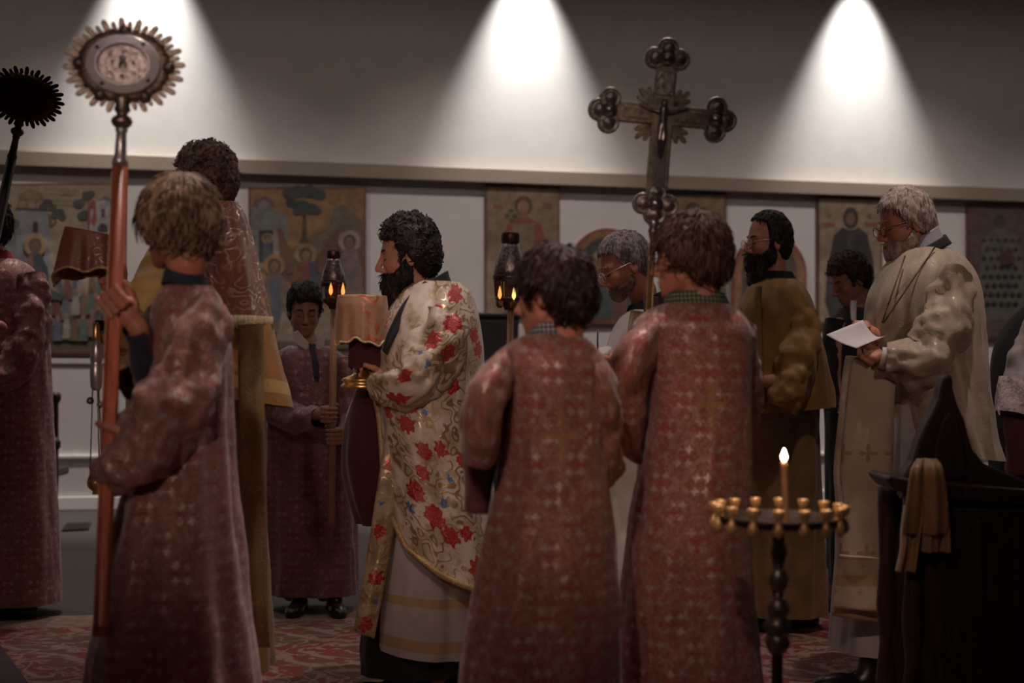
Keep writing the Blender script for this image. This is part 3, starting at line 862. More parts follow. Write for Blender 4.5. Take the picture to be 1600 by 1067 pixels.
            UV.append(np.stack([t * rx * 1.06, np.full(n, c[2])], 1))
        V = np.vstack(V); UV = np.vstack(UV)
        f = [(i * n + j, i * n + j + 1, (i + 1) * n + j + 1, (i + 1) * n + j) for i in range(rows - 1) for j in range(n - 1)]
        f = [q[::-1] for q in f]
        o = self.add(name, (V, f), mat, uv=UV)
        self.last = (D, V.reshape(rows, n, 3), t)
        return o
    def sleeve(self, name, keys, mat, n=40, rows=36, wr=0.06, seed=3, parent=None, cap=False, crump=0.022):
        """keys: (px, py, depth shift m, half width px, half depth m) along the arm"""
        D = catmull(np.array(keys, float), rows)
        C = np.array([self.pt(a, b, c) for a, b, c, _, _ in D])
        rg = np.random.default_rng(seed); p1, p2, p3 = rg.uniform(0, 6.28, 3)
        t = np.linspace(-math.pi, math.pi, n)
        V = []; UV = []; L = 0
        for i in range(rows):
            tg = C[min(i + 1, rows - 1)] - C[max(i - 1, 0)]; tg /= np.linalg.norm(tg) + 1e-9
            view = (C[i] - CAM) / np.linalg.norm(C[i] - CAM)
            nx = np.cross(tg, view); nx /= np.linalg.norm(nx) + 1e-9
            ny = np.cross(nx, tg)
            if i: L += np.linalg.norm(C[i] - C[i - 1])
            a = D[i, 3] / self.s; b = D[i, 4]
            w = 1 + wr * (np.sin(3 * t + p1 + 14 * L) * 0.6 + np.sin(5 * t + p2 - 22 * L) * 0.5 + 0.6 * np.sin(34 * L + 2 * np.sin(t + p3)))
            ring = C[i] + np.outer(np.sin(t) * a * w, nx) - np.outer(np.cos(t) * b * w, ny)
            nz = vnoise(ring + seed, 20.0, seed) + 0.5 * vnoise(ring + seed, 42.0, seed + 2)
            nz[-1] = nz[0]
            V.append(ring + (ring - C[i]) / (np.linalg.norm(ring - C[i], axis=1)[:, None] + 1e-6) * (nz * min(crump, 0.45 * min(a, b)))[:, None])
            UV.append(np.stack([t * (a * 0.6 + b * 0.4), np.full(n, 3.0 - L)], 1))
        m = np.arange(rows * n); pass
        f = [tuple(int(m[k]) for k in (i * n + j, i * n + j + 1, (i + 1) * n + j + 1, (i + 1) * n + j)) for i in range(rows - 1) for j in range(n - 1)]
        if cap: f.append(tuple(int(m[j]) for j in range(n - 1)))
        return self.add(name, (np.vstack(V), f), mat, uv=np.vstack(UV), parent=parent)
    def collar(self, name, keys, mat, n=40, rows=8, tilt=0.0, tiltx=0.0, flare=0.0):
        """ring collar: (left px, right px, y px, half depth)"""
        D = catmull(np.array([list(k) + [0.0] * (5 - len(k)) for k in keys], float), rows)
        t = np.linspace(-math.pi, math.pi, n); V = []; UV = []
        for L, R, y, ry, dz in D:
            c = self.pt((L + R) / 2, y, dz); rx = (R - L) / 2 / self.s
            V.append(np.stack([c[0] + np.sin(t) * rx, c[1] - np.cos(t) * ry, c[2] + tilt * np.cos(t) + tiltx * np.sin(t)], 1))
            UV.append(np.stack([t * rx, np.full(n, c[2])], 1))
        m = np.arange(rows * n); pass
        f = [tuple(int(m[k]) for k in (i * n + j, (i + 1) * n + j, (i + 1) * n + j + 1, i * n + j + 1)) for i in range(rows - 1) for j in range(n - 1)]
        o = self.add(name, (np.vstack(V), f), mat, uv=np.vstack(UV))
        s = o.modifiers.new('thick', 'SOLIDIFY'); s.thickness = 0.004
        return o
    def strip(self, name, keys, mat, thick=0.006, rows=40, cols=9, bulge=0.012, seed=4, parent=None):
        """hanging band of cloth: (left px, right px, y left px, y right px, depth shift)"""
        D = catmull(np.array(keys, float), rows)
        rg = np.random.default_rng(seed); ph = rg.uniform(0, 6.28, 2)
        V = []; UV = []
        for i, (L, R, yl, yr, dz) in enumerate(D):
            a = self.pt(L, yl, dz); b = self.pt(R, yr, dz)
            for j in range(cols):
                q = j / (cols - 1)
                p = a + (b - a) * q
                p = p + np.array([0, -bulge * math.sin(math.pi * q) + 0.006 * math.sin(i * 0.35 + ph[0]) + 0.004 * math.sin(q * 7 + i * 0.15 + ph[1]), 0])
                V.append(p); UV.append(((q - 0.5) * np.linalg.norm(b - a), p[2]))
        f = [(i * cols + j, (i + 1) * cols + j, (i + 1) * cols + j + 1, i * cols + j + 1) for i in range(rows - 1) for j in range(cols - 1)]
        o = self.add(name, (np.array(V), f), mat, uv=np.array(UV), parent=parent)
        s = o.modifiers.new('thick', 'SOLIDIFY'); s.thickness = thick; s.offset = 0
        return o
    def shoe(self, px, dz, yaw, length=0.27):
        c = self.pt(px, 545, dz); c[2] = 0
        v, f = SHOE
        v = (v * length / 0.27) @ rotz(math.radians(yaw)).T + c
        return self.add('shoe', (v, f), M['shoe'])
    def foot_y(self): return 545 + 1.26 * self.s

def _shoe():
    G = Grid((-0.12, -0.08, -0.01), (0.18, 0.08, 0.16), 0.007)
    def f(p):
        d = sd_ell(p, (0.07, 0, 0.02), (0.095, 0.045, 0.045))
        d = smin(d, sd_ell(p, (-0.05, 0, 0.03), (0.06, 0.038, 0.05)), 0.04)
        d = smin(d, sd_cap(p, (-0.04, 0, 0.04), (-0.045, 0, 0.13), 0.038, 0.036), 0.03)
        return smax(d, 0.002 - p[..., 2], 0.004)
    G.union((-0.3,) * 3, (0.3,) * 3, f, 1e-4)
    return keep_largest(*G.nets())
SHOE = _shoe()
M['lips'] = plain('lips', (0.30, 0.09, 0.075), 0.45, var=0.1)

def locks(vf, n, length, rad, seed=1, mode='fall', lift=0.004, flow=None):
    """tapered locks lying along a hair surface"""
    v, f = vf
    rg = np.random.default_rng(seed)
    fn = np.cross(v[f[:, 1]] - v[f[:, 0]], v[f[:, 2]] - v[f[:, 0]])
    nr = np.zeros_like(v)
    for k in range(4): np.add.at(nr, f[:, k], fn)
    nr /= np.linalg.norm(nr, axis=1)[:, None] + 1e-12
    c0 = v.mean(0)
    if ((nr * (v - c0)).sum(1) > 0).mean() < 0.5: nr = -nr
    ok = np.flatnonzero((nr * (v - c0)).sum(1) > 0.2 * np.linalg.norm(v - c0, axis=1))
    pick = rg.choice(ok, n, replace=len(ok) < n)
    V = []; F = []; seg = 5; side = 4
    crown = np.array([-0.05, 0.0, 0.13])
    for i, k in enumerate(pick):
        p, nn = v[k], nr[k]
        if mode == 'fall': d = (p - crown) * np.array([1, 1, 1.3]) + np.array([0, 0, -0.05]) + rg.normal(0, 0.018, 3)
        elif mode == 'beard': d = np.array([0.25, 0, -1.0]) + rg.normal(0, 0.25, 3)
        else: d = rg.normal(0, 1, 3)
        d = d - nn * (d @ nn); d /= np.linalg.norm(d) + 1e-9
        b = np.cross(nn, d)
        L = length * rg.uniform(0.6, 1.3); r0 = rad * rg.uniform(0.6, 1.2); bend = rg.normal(0, 0.25)
        if mode == 'curl': bend = rg.choice([-1, 1]) * rg.uniform(0.6, 1.1)
        base = i * seg * side
        for a in range(seg):
            q = a / (seg - 1)
            c = p - nn * 0.003 + d * L * q - nn * (L * q) ** 2 / 0.21 + nn * lift * math.sin(q * 2.4) + b * bend * L * q * q * 0.6
            r = r0 * (1 - q) ** 0.6 * (0.7 + 0.6 * math.sin(q * 2.5)) + 0.0003
            for e in range(side):
                th = 2 * math.pi * e / side
                V.append(c + (nn * math.cos(th) * 0.6 + b * math.sin(th)) * r)
        for a in range(seg - 1):
            for e in range(side):
                e2 = (e + 1) % side
                F.append((base + a * side + e, base + a * side + e2, base + (a + 1) * side + e2, base + (a + 1) * side + e))
    return np.array(V), F

def fringe_vf(line, drop, gap=2):
    """ribbon of cut threads hanging from a hem line (saw-toothed lower edge, real thickness)"""
    line = np.asarray(line); n = len(line)
    d = np.gradient(line, axis=0); d /= np.linalg.norm(d, axis=1)[:, None] + 1e-9
    out = np.cross(d, np.array([0, 0, 1.0])) * 0.004
    low = line + np.array([0, 0, -1.0]) * (drop * (0.82 + 0.18 * (np.arange(n) % 2)))[:, None]
    V = np.vstack([line + out, low + out, low - out, line - out]); F = []
    for k in range(4):
        k2 = (k + 1) % 4
        F += [(k * n + i, k * n + i + 1, k2 * n + i + 1, k2 * n + i) for i in range(n - 1)]
    return V, F
# ------------------------------------------------------------------ the room
def wbox(name, a0, a1, h0, h1, d0, d1, mat, parent=None, kind='structure', bev=0.0):
    c = wallpt((a0 + a1) / 2, (h0 + h1) / 2, (d0 + d1) / 2)
    v, f = box_vf(c, WD * (a1 - a0) / 2, WN * (d1 - d0) / 2 * -1, np.array([0, 0, (h1 - h0) / 2]))
    o = mesh(name, v, f, mat, parent, smooth=False, base=None if parent else c)
    if kind and parent is None: tag(o, kind=kind)
    if bev: bevel(o, bev)
    return o
A0, A1, DEEP = -9.5, 9.5, 17.0
wbox('wall_back', A0, A1, 0, CEIL, -0.25, 0, M['wall'])
wbox('wall_left', A0 - 0.25, A0, 0, CEIL, -0.25, DEEP, M['wall'])
wbox('wall_right', A1, A1 + 0.25, 0, CEIL, -0.25, DEEP, M['wall'])
wbox('wall_rear', A0, A1, 0, CEIL, DEEP, DEEP + 0.25, M['wall'])
wbox('floor', A0 - 0.25, A1 + 0.25, -0.2, -0.005, -0.25, DEEP + 0.25, M['floor'])
wbox('ceiling', A0 - 0.25, A1 + 0.25, CEIL, CEIL + 0.2, -0.25, DEEP + 0.25, M['ceiling'])
H_RAIL = wall_hit(720, 263)[1]
wbox('trim_1', A0, A1, H_RAIL - 0.115, H_RAIL, 0, 0.085, M['rail'], bev=0.006)       # ledge above the icons
h = wall_hit(115, 713)[1]
wbox('trim_2', A0, A1, h - 0.012, h + 0.012, 0, 0.03, M['white_trim'], bev=0.003)
wbox('baseboard_back', A0, A1, 0, 0.10, 0, 0.035, M['white_trim'], bev=0.004)
h = wall_hit(110, 564)[1]
wbox('trim_3', A0, A1, h - 0.02, h + 0.02, 0, 0.02, M['wall'], bev=0.003)

# recessed lamp housings
def housing(c, down, r, label, group):
    root = empty('downlight', c)
    tag(root, label, 'ceiling light', group)
    v, f = lathe_vf(c, (0, 0, -1), [(r * 1.35, -0.002), (r * 1.35, 0.012), (r * 1.05, 0.02), (r, 0.012), (r * 0.9, -0.02 * 0)], 28)
    mesh('ring', v, f, M['white_trim'], root)
def added_spot_body(c, t):  # stem and can for a lamp added behind the camera
    root = empty('added_spot', (c[0], c[1], CEIL))
    tag(root, 'black spotlight added behind the viewer to brighten the procession', 'spotlight', 'added spots')
    v, f = lathe_vf((c[0], c[1], CEIL), (0, 0, -1), [(0.05, 0.0), (0.05, 0.02), (0.012, 0.025), (0.012, CEIL - c[2] - 0.03)], 16)
    mesh('stem', v, f, M['iron'], root)
    d = np.array(t) - np.array(c); d /= np.linalg.norm(d)
    v, f = lathe_vf(np.array(c) - d * 0.14, d, [(0.03, -0.02), (0.055, 0.0), (0.06, 0.10), (0.056, 0.10), (0.05, 0.05)], 20)
    mesh('can', v, f, M['iron'], root)
for a in WASH_A: housing(wallpt(a, CEIL, 0.26), None, 0.07, 'recessed wall washer lamp in the ceiling close to the wall', 'wall washer lamps')
for a in DOWN_A: housing(wallpt(a, CEIL, 1.75), None, 0.09, 'recessed downlight in the ceiling in front of the icon wall', 'downlights before the wall')
for a in ADDED_WIDE: housing(wallpt(a, CEIL, 3.3), None, 0.09, 'wide downlight added behind the procession for even light on the wall', 'added wide downlights')
for (x_, y_), t_, e_, s_ in ADDED_DOWN: housing(np.array([x_, y_, CEIL]), None, 0.09, 'unseen downlight added over the procession to brighten shoulders', 'added downlights over the procession')
for l, t, e in ADDED_SPOTS: added_spot_body(l, t)

# carpet
def carpet_mat():
    n = NT('oriental_carpet')
    u, v = n.uv()
    w = n.noise(n._uv, 3.2, 3, 0.6, 0.6)
    x = n.m('ADD', n.m('MULTIPLY', u, 1.6), n.m('MULTIPLY', w, 1.2)); y = n.m('ADD', n.m('MULTIPLY', v, 1.6), n.m('MULTIPLY', w, 1.6))
    fx = n.m('SUBTRACT', n.m('FRACT', n.m('ADD', x, 40.0)), 0.5); fy = n.m('SUBTRACT', n.m('FRACT', n.m('ADD', y, 40.0)), 0.5)
    r = n.m('SQRT', n.m('ADD', n.m('MULTIPLY', fx, fx), n.m('MULTIPLY', fy, fy)))
    rings = n.step(n.m('ABSOLUTE', n.m('SUBTRACT', n.m('FRACT', n.m('MULTIPLY', r, 4.2)), 0.5)), 0.31, 0.42)
    vine = n.step(n.m('ABSOLUTE', n.m('SUBTRACT', n.m('FRACT', n.m('MULTIPLY', n.noise(n._uv, 5.0, 2), 5.0)), 0.5)), 0.36, 0.46)
    wear = n.noise(n._uv, 40.0, 3)
    c = n.mix(n.step(n.noise(n._uv, 2.3, 2), 0.42, 0.55), (0.17, 0.016, 0.020), (0.11, 0.048, 0.028))
    c = n.mix(n.m('MULTIPLY', n.m('MAXIMUM', rings, vine), 0.75), c, (0.27, 0.20, 0.16))
    edge = n.step(n.m('SUBTRACT', 0.30, v), -0.01, 0.01)
    c = n.mix(n.m('MULTIPLY', edge, 0.6), c, (0.22, 0.165, 0.12))
    c = n.mix(n.m('MULTIPLY', n.step(wear, 0.4, 0.7), 0.3), c, (0.16, 0.05, 0.045))
    n.bump(wear, 0.3, 0.004)
    return n.out(c, 0.92)
q0 = floor_hit(0, 964); q1 = floor_hit(551, 951)
dn = float((np.dot(q0 - WO, WN) + np.dot(q1 - WO, WN)) / 2)
ca0, ca1, cd1 = -5.6, 4.6, dn + 4.2
v, f = box_vf(wallpt((ca0 + ca1) / 2, 0.006, (dn + cd1) / 2) - np.array([0, 0, 0.0085]), WD * (ca1 - ca0) / 2, -WN * (cd1 - dn) / 2, np.array([0, 0, 0.0025]))
uv = np.array([(np.dot(p - WO, WD), np.dot(p - WO, WN) - dn) for p in v])
o = mesh('carpet', v, f, carpet_mat(), uv=uv, smooth=False, base=wallpt((ca0 + ca1) / 2, 0, (dn + cd1) / 2))
tag(o, 'red and cream oriental carpet under the procession', 'carpet')
# dark mat on the carpet at the lower left corner
pa, pb = floor_hit(0, 1010), floor_hit(42, 1067)
dd = (pb - pa) / np.linalg.norm(pb - pa); nn = np.array([-dd[1], dd[0], 0]); nn = nn if nn[0] < 0 else -nn
v, f = prism_vf([(-0.3, 0), (2.2, 0), (2.2, 0.9), (-0.3, 0.9)], pa + (0, 0, 0), dd, nn, np.array([0, 0, 1.0]), 0.0, 0.012)
o = mesh('floor_mat', v, f, fabric('dark_mat_cloth', (0.03, 0.012, 0.016), 0.95), smooth=False, base=np.array([pa[0], pa[1], 0]))
bevel(o, 0.004); tag(o, 'dark plain mat at the lower left corner of the carpet', 'mat')
# floor register near the wall at the left
pa = floor_hit(96, 830); pb = floor_hit(138, 828); pc = floor_hit(132, 812)
ex = (pb - pa); ey = np.array([-WD[1], WD[0], 0]) * 0.42
root = empty('floor_register', (pa + pb) / 2)
tag(root, 'dark metal floor register on the bare floor beside the pole', 'floor vent')
v, f = box_vf((pa + pb) / 2 + ey / 2 + (0, 0, 0.004), ex / 2, ey / 2, np.array([0, 0, 0.004]))
mesh('grille_frame', v, f, M['iron'], root, smooth=False)
for i in range(5):
    v, f = box_vf((pa + pb) / 2 + ey * (0.12 + 0.19 * i) + (0, 0, 0.010), ex / 2 * 0.9, ey * 0.03, np.array([0, 0, 0.003]))
    mesh('slat', v, f, M['dark_metal'], root, smooth=False)

# ------------------------------------------------------------------ icons on the wall
_pm = {}
def paint(c, rough=0.55):
    g = (c[0] + c[1] + c[2]) / 3
    c = tuple(0.50 * (0.70 * q + 0.30 * g * w) + 0.012 * w for q, w in zip(c, (1.25, 0.98, 0.74)))
    k = tuple(round(q, 3) for q in c)
    if k not in _pm: _pm[k] = plain('egg_tempera', c, rough, var=0.22, scale=16, bump=0.03)
    return _pm[k]
def ell(cx, cy, rx, ry, n=20, a0=0, a1=360):
    return [(cx + rx * math.cos(math.radians(a0 + (a1 - a0) * i / (n if a1 - a0 == 360 else n - 1))),
             cy + ry * math.sin(math.radians(a0 + (a1 - a0) * i / (n if a1 - a0 == 360 else n - 1)))) for i in range(n)]
def rect(x0, y0, x1, y1): return [(x0, y0), (x1, y0), (x1, y1), (x0, y1)]
class Icon:
    def __init__(self, label, L, R, T, B, bg, edge, arch=False, depth=0.035, edge_w=3.0):
        self.d = depth; self.layer = 0
        cx, cy = (L + R) / 2, (T + B) / 2
        a, h = wall_hit(cx, B)
        self.root = empty('icon', wallpt(a, h, 0)); tag(self.root, label, 'icon', 'painted icons along the wall')
        if arch:
            r = (R - L) / 2
            o = [(R, B)] + [(cx + r * math.cos(math.radians(t)), T + r * 1.08 - r * 1.08 * math.sin(math.radians(t))) for t in np.linspace(0, 180, 21)] + [(L, B)]
            i = [(R - edge_w, B - edge_w)] + [(cx + (r - edge_w) * math.cos(math.radians(t)), T + r * 1.08 - (r * 1.08 - edge_w) * math.sin(math.radians(t))) for t in np.linspace(0, 180, 21)] + [(L + edge_w, B - edge_w)]
        else:
            o = rect(L, T, R, B); i = rect(L + edge_w, T + edge_w, R - edge_w, B - edge_w)
        self.poly('board', o, edge, 0.002, depth)
        self.poly('painted_ground', i, bg, depth, depth + 0.002)
        self.top = depth + 0.002
    def poly(self, name, pts, col, d0=None, d1=None, mat=None):
        if d0 is None:
            d0 = self.top - 0.001; d1 = self.top + 0.0010 + 0.00025 * self.layer; self.layer += 1
        p2 = [wall_hit(*p) for p in pts]
        v, f = prism_vf(p2, WO, WD, np.array([0, 0, 1.0]), WN, d0, d1)
        return mesh(name, v, f, mat or paint(col), self.root, smooth=False)
    def saint(self, x, y, r, halo, hair, face, robe, robepts, inner=None):
        if halo: self.poly('halo', ell(x, y, r * 1.75, r * 1.75, 26), halo)
        self.poly('painted_robe', robepts, robe)
        if inner: self.poly('painted_tunic', inner[0], inner[1])
        self.poly('painted_hair', ell(x, y, r, r * 1.12), hair)
        self.poly('painted_face', ell(x, y + r * 0.22, r * 0.66, r * 0.82), face)

TAN = (0.40, 0.32, 0.20); GOLDBG = (0.46, 0.27, 0.09); RED = (0.34, 0.035, 0.03); SKINP = (0.33, 0.18, 0.10); BROWNP = (0.09, 0.05, 0.035)
# 1: scene with a domed building, a haloed man and a crowd of children
I = Icon('large icon of a haloed man among children below a domed building', 2, 198, 287, 553, TAN, RED, edge_w=3)
I.poly('painted_meadow', [(6, 520), (60, 505), (130, 512), (194, 500), (194, 549), (6, 549)], (0.16, 0.15, 0.08))
I.poly('painted_wing', [(10, 350), (30, 344), (32, 420), (10, 420)], (0.17, 0.22, 0.24))
I.poly('painted_building', [(27, 328), (77, 330), (80, 430), (26, 430)], (0.26, 0.29, 0.33))
I.poly('painted_cornice', [(25, 325), (80, 327), (80, 331), (25, 329)], (0.07, 0.05, 0.04))
I.poly('painted_dome', ell(49, 314, 20, 17, 20, 180, 360), (0.30, 0.19, 0.06))
for x in (29, 42, 56, 68): I.poly('painted_column', rect(x, 314, x + 2, 326), (0.25, 0.15, 0.06))
I.poly('painted_window', [(52, 350), (54, 347), (58, 347), (60, 350), (60, 364), (52, 364)], (0.03, 0.03, 0.06))
I.poly('painted_trunk', [(75, 335), (79, 335), (83, 352), (88, 345), (90, 347), (82, 356), (78, 354)], (0.22, 0.10, 0.04))
for x, y, r in ((75, 318, 8), (68, 324, 7), (84, 326, 6), (94, 333, 8), (87, 337, 7), (98, 340, 6), (23, 350, 9)):
    I.poly('painted_foliage', ell(x, y, r, r * 0.85, 9), (0.06, 0.09, 0.06) if x > 30 else (0.10, 0.13, 0.18))
I.poly('painted_trunk', [(137, 312), (140, 312), (141, 360), (137, 360)], (0.24, 0.09, 0.04))
for x, y, r in ((137, 306, 9), (143, 303, 6), (123, 319, 9), (129, 316, 6), (130, 338, 9), (134, 333, 6)):
    I.poly('painted_foliage', ell(x, y, r, r * 0.8, 9), (0.05, 0.085, 0.06))
I.poly('painted_house', [(142, 330), (152, 316), (163, 309), (174, 316), (176, 370), (140, 370)], (0.42, 0.43, 0.44))
I.poly('painted_roof', [(152, 316), (163, 307), (176, 312), (176, 317), (163, 313)], (0.12, 0.14, 0.15))
I.poly('painted_banner', [(138, 322), (143, 315), (150, 315), (151, 336), (152, 345), (147, 356), (142, 346), (146, 336), (146, 322), (142, 326), (141, 350), (138, 350)], (0.40, 0.05, 0.04))
I.poly('painted_window', rect(159, 327, 164, 341), (0.06, 0.05, 0.06))
I.poly('painted_arch', [(153, 364), (153, 357), (158, 350), (164, 350), (169, 357), (169, 364)], (0.04, 0.045, 0.06))
rr = random.Random(5)
cols = [(0.06, 0.15, 0.13), (0.26, 0.05, 0.06), (0.10, 0.13, 0.22), (0.35, 0.32, 0.27), (0.22, 0.11, 0.05), (0.08, 0.18, 0.12), (0.30, 0.12, 0.13)]
for i in range(24):
    x = 92 + (i % 8) * 12.5 + rr.uniform(-3, 3); y = 432 + (i // 8) * 32 + rr.uniform(-5, 5)
    I.poly('painted_child_robe', [(x - 4, y), (x + 4, y), (x + 7, y + 32), (x - 7, y + 32)], cols[i % 7])
    I.poly('painted_child_face', ell(x, y - 4, 4.0, 5.0, 10), SKINP if i % 3 else BROWNP)
I.saint(56, 384, 10, (0.42, 0.24, 0.08), BROWNP, (0.16, 0.085, 0.05), (0.045, 0.075, 0.09), [(48, 396), (64, 396), (76, 420), (78, 450), (100, 462), (98, 470), (80, 468), (76, 520), (34, 528), (36, 430)],
        ([(44, 405), (52, 398), (54, 500), (40, 505)], (0.28, 0.10, 0.05)))
def lettering(ic, text, px, py, hpx, col):
    cu = bpy.data.curves.new('lettering', 'FONT'); cu.body = text; cu.size = 1.0; cu.extrude = 0.0; cu.align_x = 'CENTER'
    tmp = bpy.data.objects.new('tmp', cu); COL.objects.link(tmp)
    me = bpy.data.meshes.new_from_object(tmp.evaluated_get(bpy.context.evaluated_depsgraph_get()))
    bpy.data.objects.remove(tmp, do_unlink=True)
    a, h = wall_hit(px, py); sz = hpx / 190.0 / 0.7
    org = np.array(ic.root.location)
    for v in me.vertices:
        p = wallpt(a + v.co.x * sz, h + v.co.y * sz, ic.top + 0.0015 + 0.00025 * ic.layer) - org
        v.co = p
    me.materials.clear(); me.materials.append(paint(col))
    o = bpy.data.objects.new('lettering', me); COL.objects.link(o); o.parent = ic.root
    tag(o, kind='stuff')
bpy.context.view_layer.update()
lettering(I, 'CHRIST BLESSING', 97, 301, 4.4, (0.13, 0.075, 0.04))
lettering(I, 'THE', 98, 308, 3.2, (0.13, 0.075, 0.04))
lettering(I, 'CHILDREN', 99, 317, 4.4, (0.13, 0.075, 0.04))

# 2: three winged figures below a tree
I = Icon('square orange ground icon of three winged figures under a dark tree', 388, 571, 293, 548, (0.40, 0.20, 0.055), (0.22, 0.03, 0.025), edge_w=3)
I.poly('painted_hill', [(440, 400), (480, 372), (512, 356), (520, 330), (532, 320), (545, 326), (567, 348), (567, 440), (440, 440)], (0.20, 0.155, 0.10))
I.poly('painted_building', [(391, 330), (396, 320), (424, 320), (428, 334), (449, 336), (449, 400), (391, 430)], (0.20, 0.25, 0.21))
I.poly('painted_roof', ell(411, 324, 17, 16, 16, 180, 360), (0.20, 0.10, 0.11))
I.poly('painted_lunette', ell(413, 325, 10, 11, 14, 180, 360), (0.26, 0.25, 0.26))
I.poly('painted_door', rect(404, 360, 426, 410), (0.03, 0.03, 0.04))
I.poly('painted_pillar', rect(426, 356, 436, 405), (0.33, 0.29, 0.22))
I.saint(417, 373, 5, (0.36, 0.24, 0.12), BROWNP, SKINP, (0.07, 0.11, 0.15), [(411, 380), (423, 380), (425, 408), (409, 408)])
I.poly('painted_trunk', [(472, 334), (477, 334), (479, 372), (484, 380), (466, 380), (471, 370)], (0.09, 0.055, 0.035))
for x, y, r in ((452, 303, 12), (466, 300, 13), (482, 300, 14), (498, 305, 11), (456, 318, 10), (472, 322, 12), (486, 327, 12), (464, 331, 8), (494, 330, 8)):
    I.poly('painted_foliage', ell(x, y, r, r * 0.75, 10), (0.035, 0.07, 0.065))
for pts in ([(432, 356), (440, 360), (455, 395), (460, 425), (448, 430), (438, 400)], [(530, 355), (522, 362), (500, 392), (492, 425), (505, 428), (522, 400)], [(560, 395), (567, 400), (567, 450), (552, 440)]):
    I.poly('painted_wing', pts, (0.22, 0.085, 0.04))
I.saint(428, 415, 10, (0.45, 0.20, 0.07), BROWNP, SKINP, (0.24, 0.16, 0.13), [(420, 425), (436, 425), (452, 452), (454, 520), (404, 520), (408, 446)], ([(420, 438), (436, 436), (440, 500), (424, 505)], (0.10, 0.13, 0.20)))
I.saint(477, 398, 10, (0.38, 0.25, 0.12), BROWNP, SKINP, (0.27, 0.06, 0.035), [(466, 410), (490, 410), (500, 440), (502, 500), (452, 500), (456, 432)], ([(482, 408), (492, 412), (500, 450), (486, 456)], (0.07, 0.10, 0.22)))
I.saint(545, 378, 10, (0.40, 0.33, 0.24), BROWNP, SKINP, (0.28, 0.19, 0.19), [(536, 390), (556, 388), (566, 430), (566, 520), (520, 520), (528, 420)], ([(520, 470), (566, 470), (566, 520), (514, 520)], (0.12, 0.09, 0.10)))
I.poly('painted_table', [(440, 488), (545, 484), (556, 530), (430, 534)], (0.36, 0.29, 0.21))
I.poly('painted_floor', [(391, 534), (567, 530), (567, 545), (391, 545)], (0.14, 0.13, 0.07))

# 3: young saint in a red cloak
I = Icon('narrow icon of a curly haired saint in a red cloak', 757, 873, 288, 492, (0.33, 0.235, 0.125), (0.27, 0.10, 0.045), edge_w=3)
I.poly('painted_edge', rect(758, 286, 872, 291), (0.42, 0.03, 0.03))
I.saint(816, 322, 14, (0.36, 0.25, 0.12), (0.15, 0.055, 0.03), (0.42, 0.20, 0.10), (0.36, 0.055, 0.035), [(808, 340), (824, 340), (845, 352), (852, 380), (846, 470), (788, 470), (784, 376), (790, 352)],
        ([(800, 352), (832, 350), (836, 470), (798, 470)], (0.30, 0.23, 0.15)))
for x, y, r in ((797, 330, 5), (791, 337, 4), (803, 338, 5), (798, 345, 4)): I.poly('painted_leaf', ell(x, y, r, r * 0.7, 8), (0.08, 0.09, 0.05))
for x in (770, 775, 780, 846, 851, 856): I.poly('painted_letter', rect(x, 319, x + 3, 326), (0.34, 0.07, 0.05))
I.poly('painted_skirt', [(790, 430), (845, 430), (850, 488), (786, 488)], (0.12, 0.14, 0.11))
# 4, 6: arched icons
def arched(label, L, R, T, B, f):
    I = Icon(label, L, R, T, B, (0.40, 0.16, 0.05), (0.42, 0.05, 0.03), arch=True, edge_w=4)
    cx = (L + R) / 2
    I.poly('painted_arch_field', [(R - 14, B - 6)] + [(cx + (R - L) * 0.37 * math.cos(math.radians(t)), T + 58 - 44 * math.sin(math.radians(t))) for t in range(0, 181, 15)] + [(L + 14, B - 6)], (0.06, 0.075, 0.065) if f else (0.10, 0.07, 0.05))
    I.saint(cx - 6, T + 52, 11, (0.40, 0.24, 0.10), BROWNP, (0.30, 0.16, 0.09), (0.20, 0.05, 0.05) if f else (0.34, 0.24, 0.13), [(cx - 16, T + 64), (cx + 6, T + 64), (cx + 30, T + 100), (cx + 32, B - 8), (cx - 40, B - 8), (cx - 36, T + 98)],
            ([(cx - 14, T + 84), (cx + 4, T + 80), (cx + 8, B - 10), (cx - 24, B - 10)], (0.05, 0.09, 0.10)))
arched('arched icon with a red border behind the bowed grey haired man', 888, 1006, 357, 506, True)
arched('arched icon behind the bearded man in yellow', 1142, 1258, 366, 508, False)
# 5: gold ground icon behind the cross
I = Icon('gold ground icon of a dark haired saint behind the processional cross', 1034, 1133, 304, 505, (0.34, 0.215, 0.085), (0.17, 0.09, 0.04), edge_w=3)
I.saint(1080, 330, 12, (0.30, 0.185, 0.07), (0.06, 0.04, 0.03), (0.13, 0.08, 0.05), (0.16, 0.085, 0.05), [(1072, 342), (1088, 342), (1112, 360), (1120, 440), (1122, 498), (1044, 498), (1048, 440), (1052, 360)],
        ([(1066, 360), (1096, 358), (1098, 498), (1062, 498)], (0.24, 0.15, 0.075)))
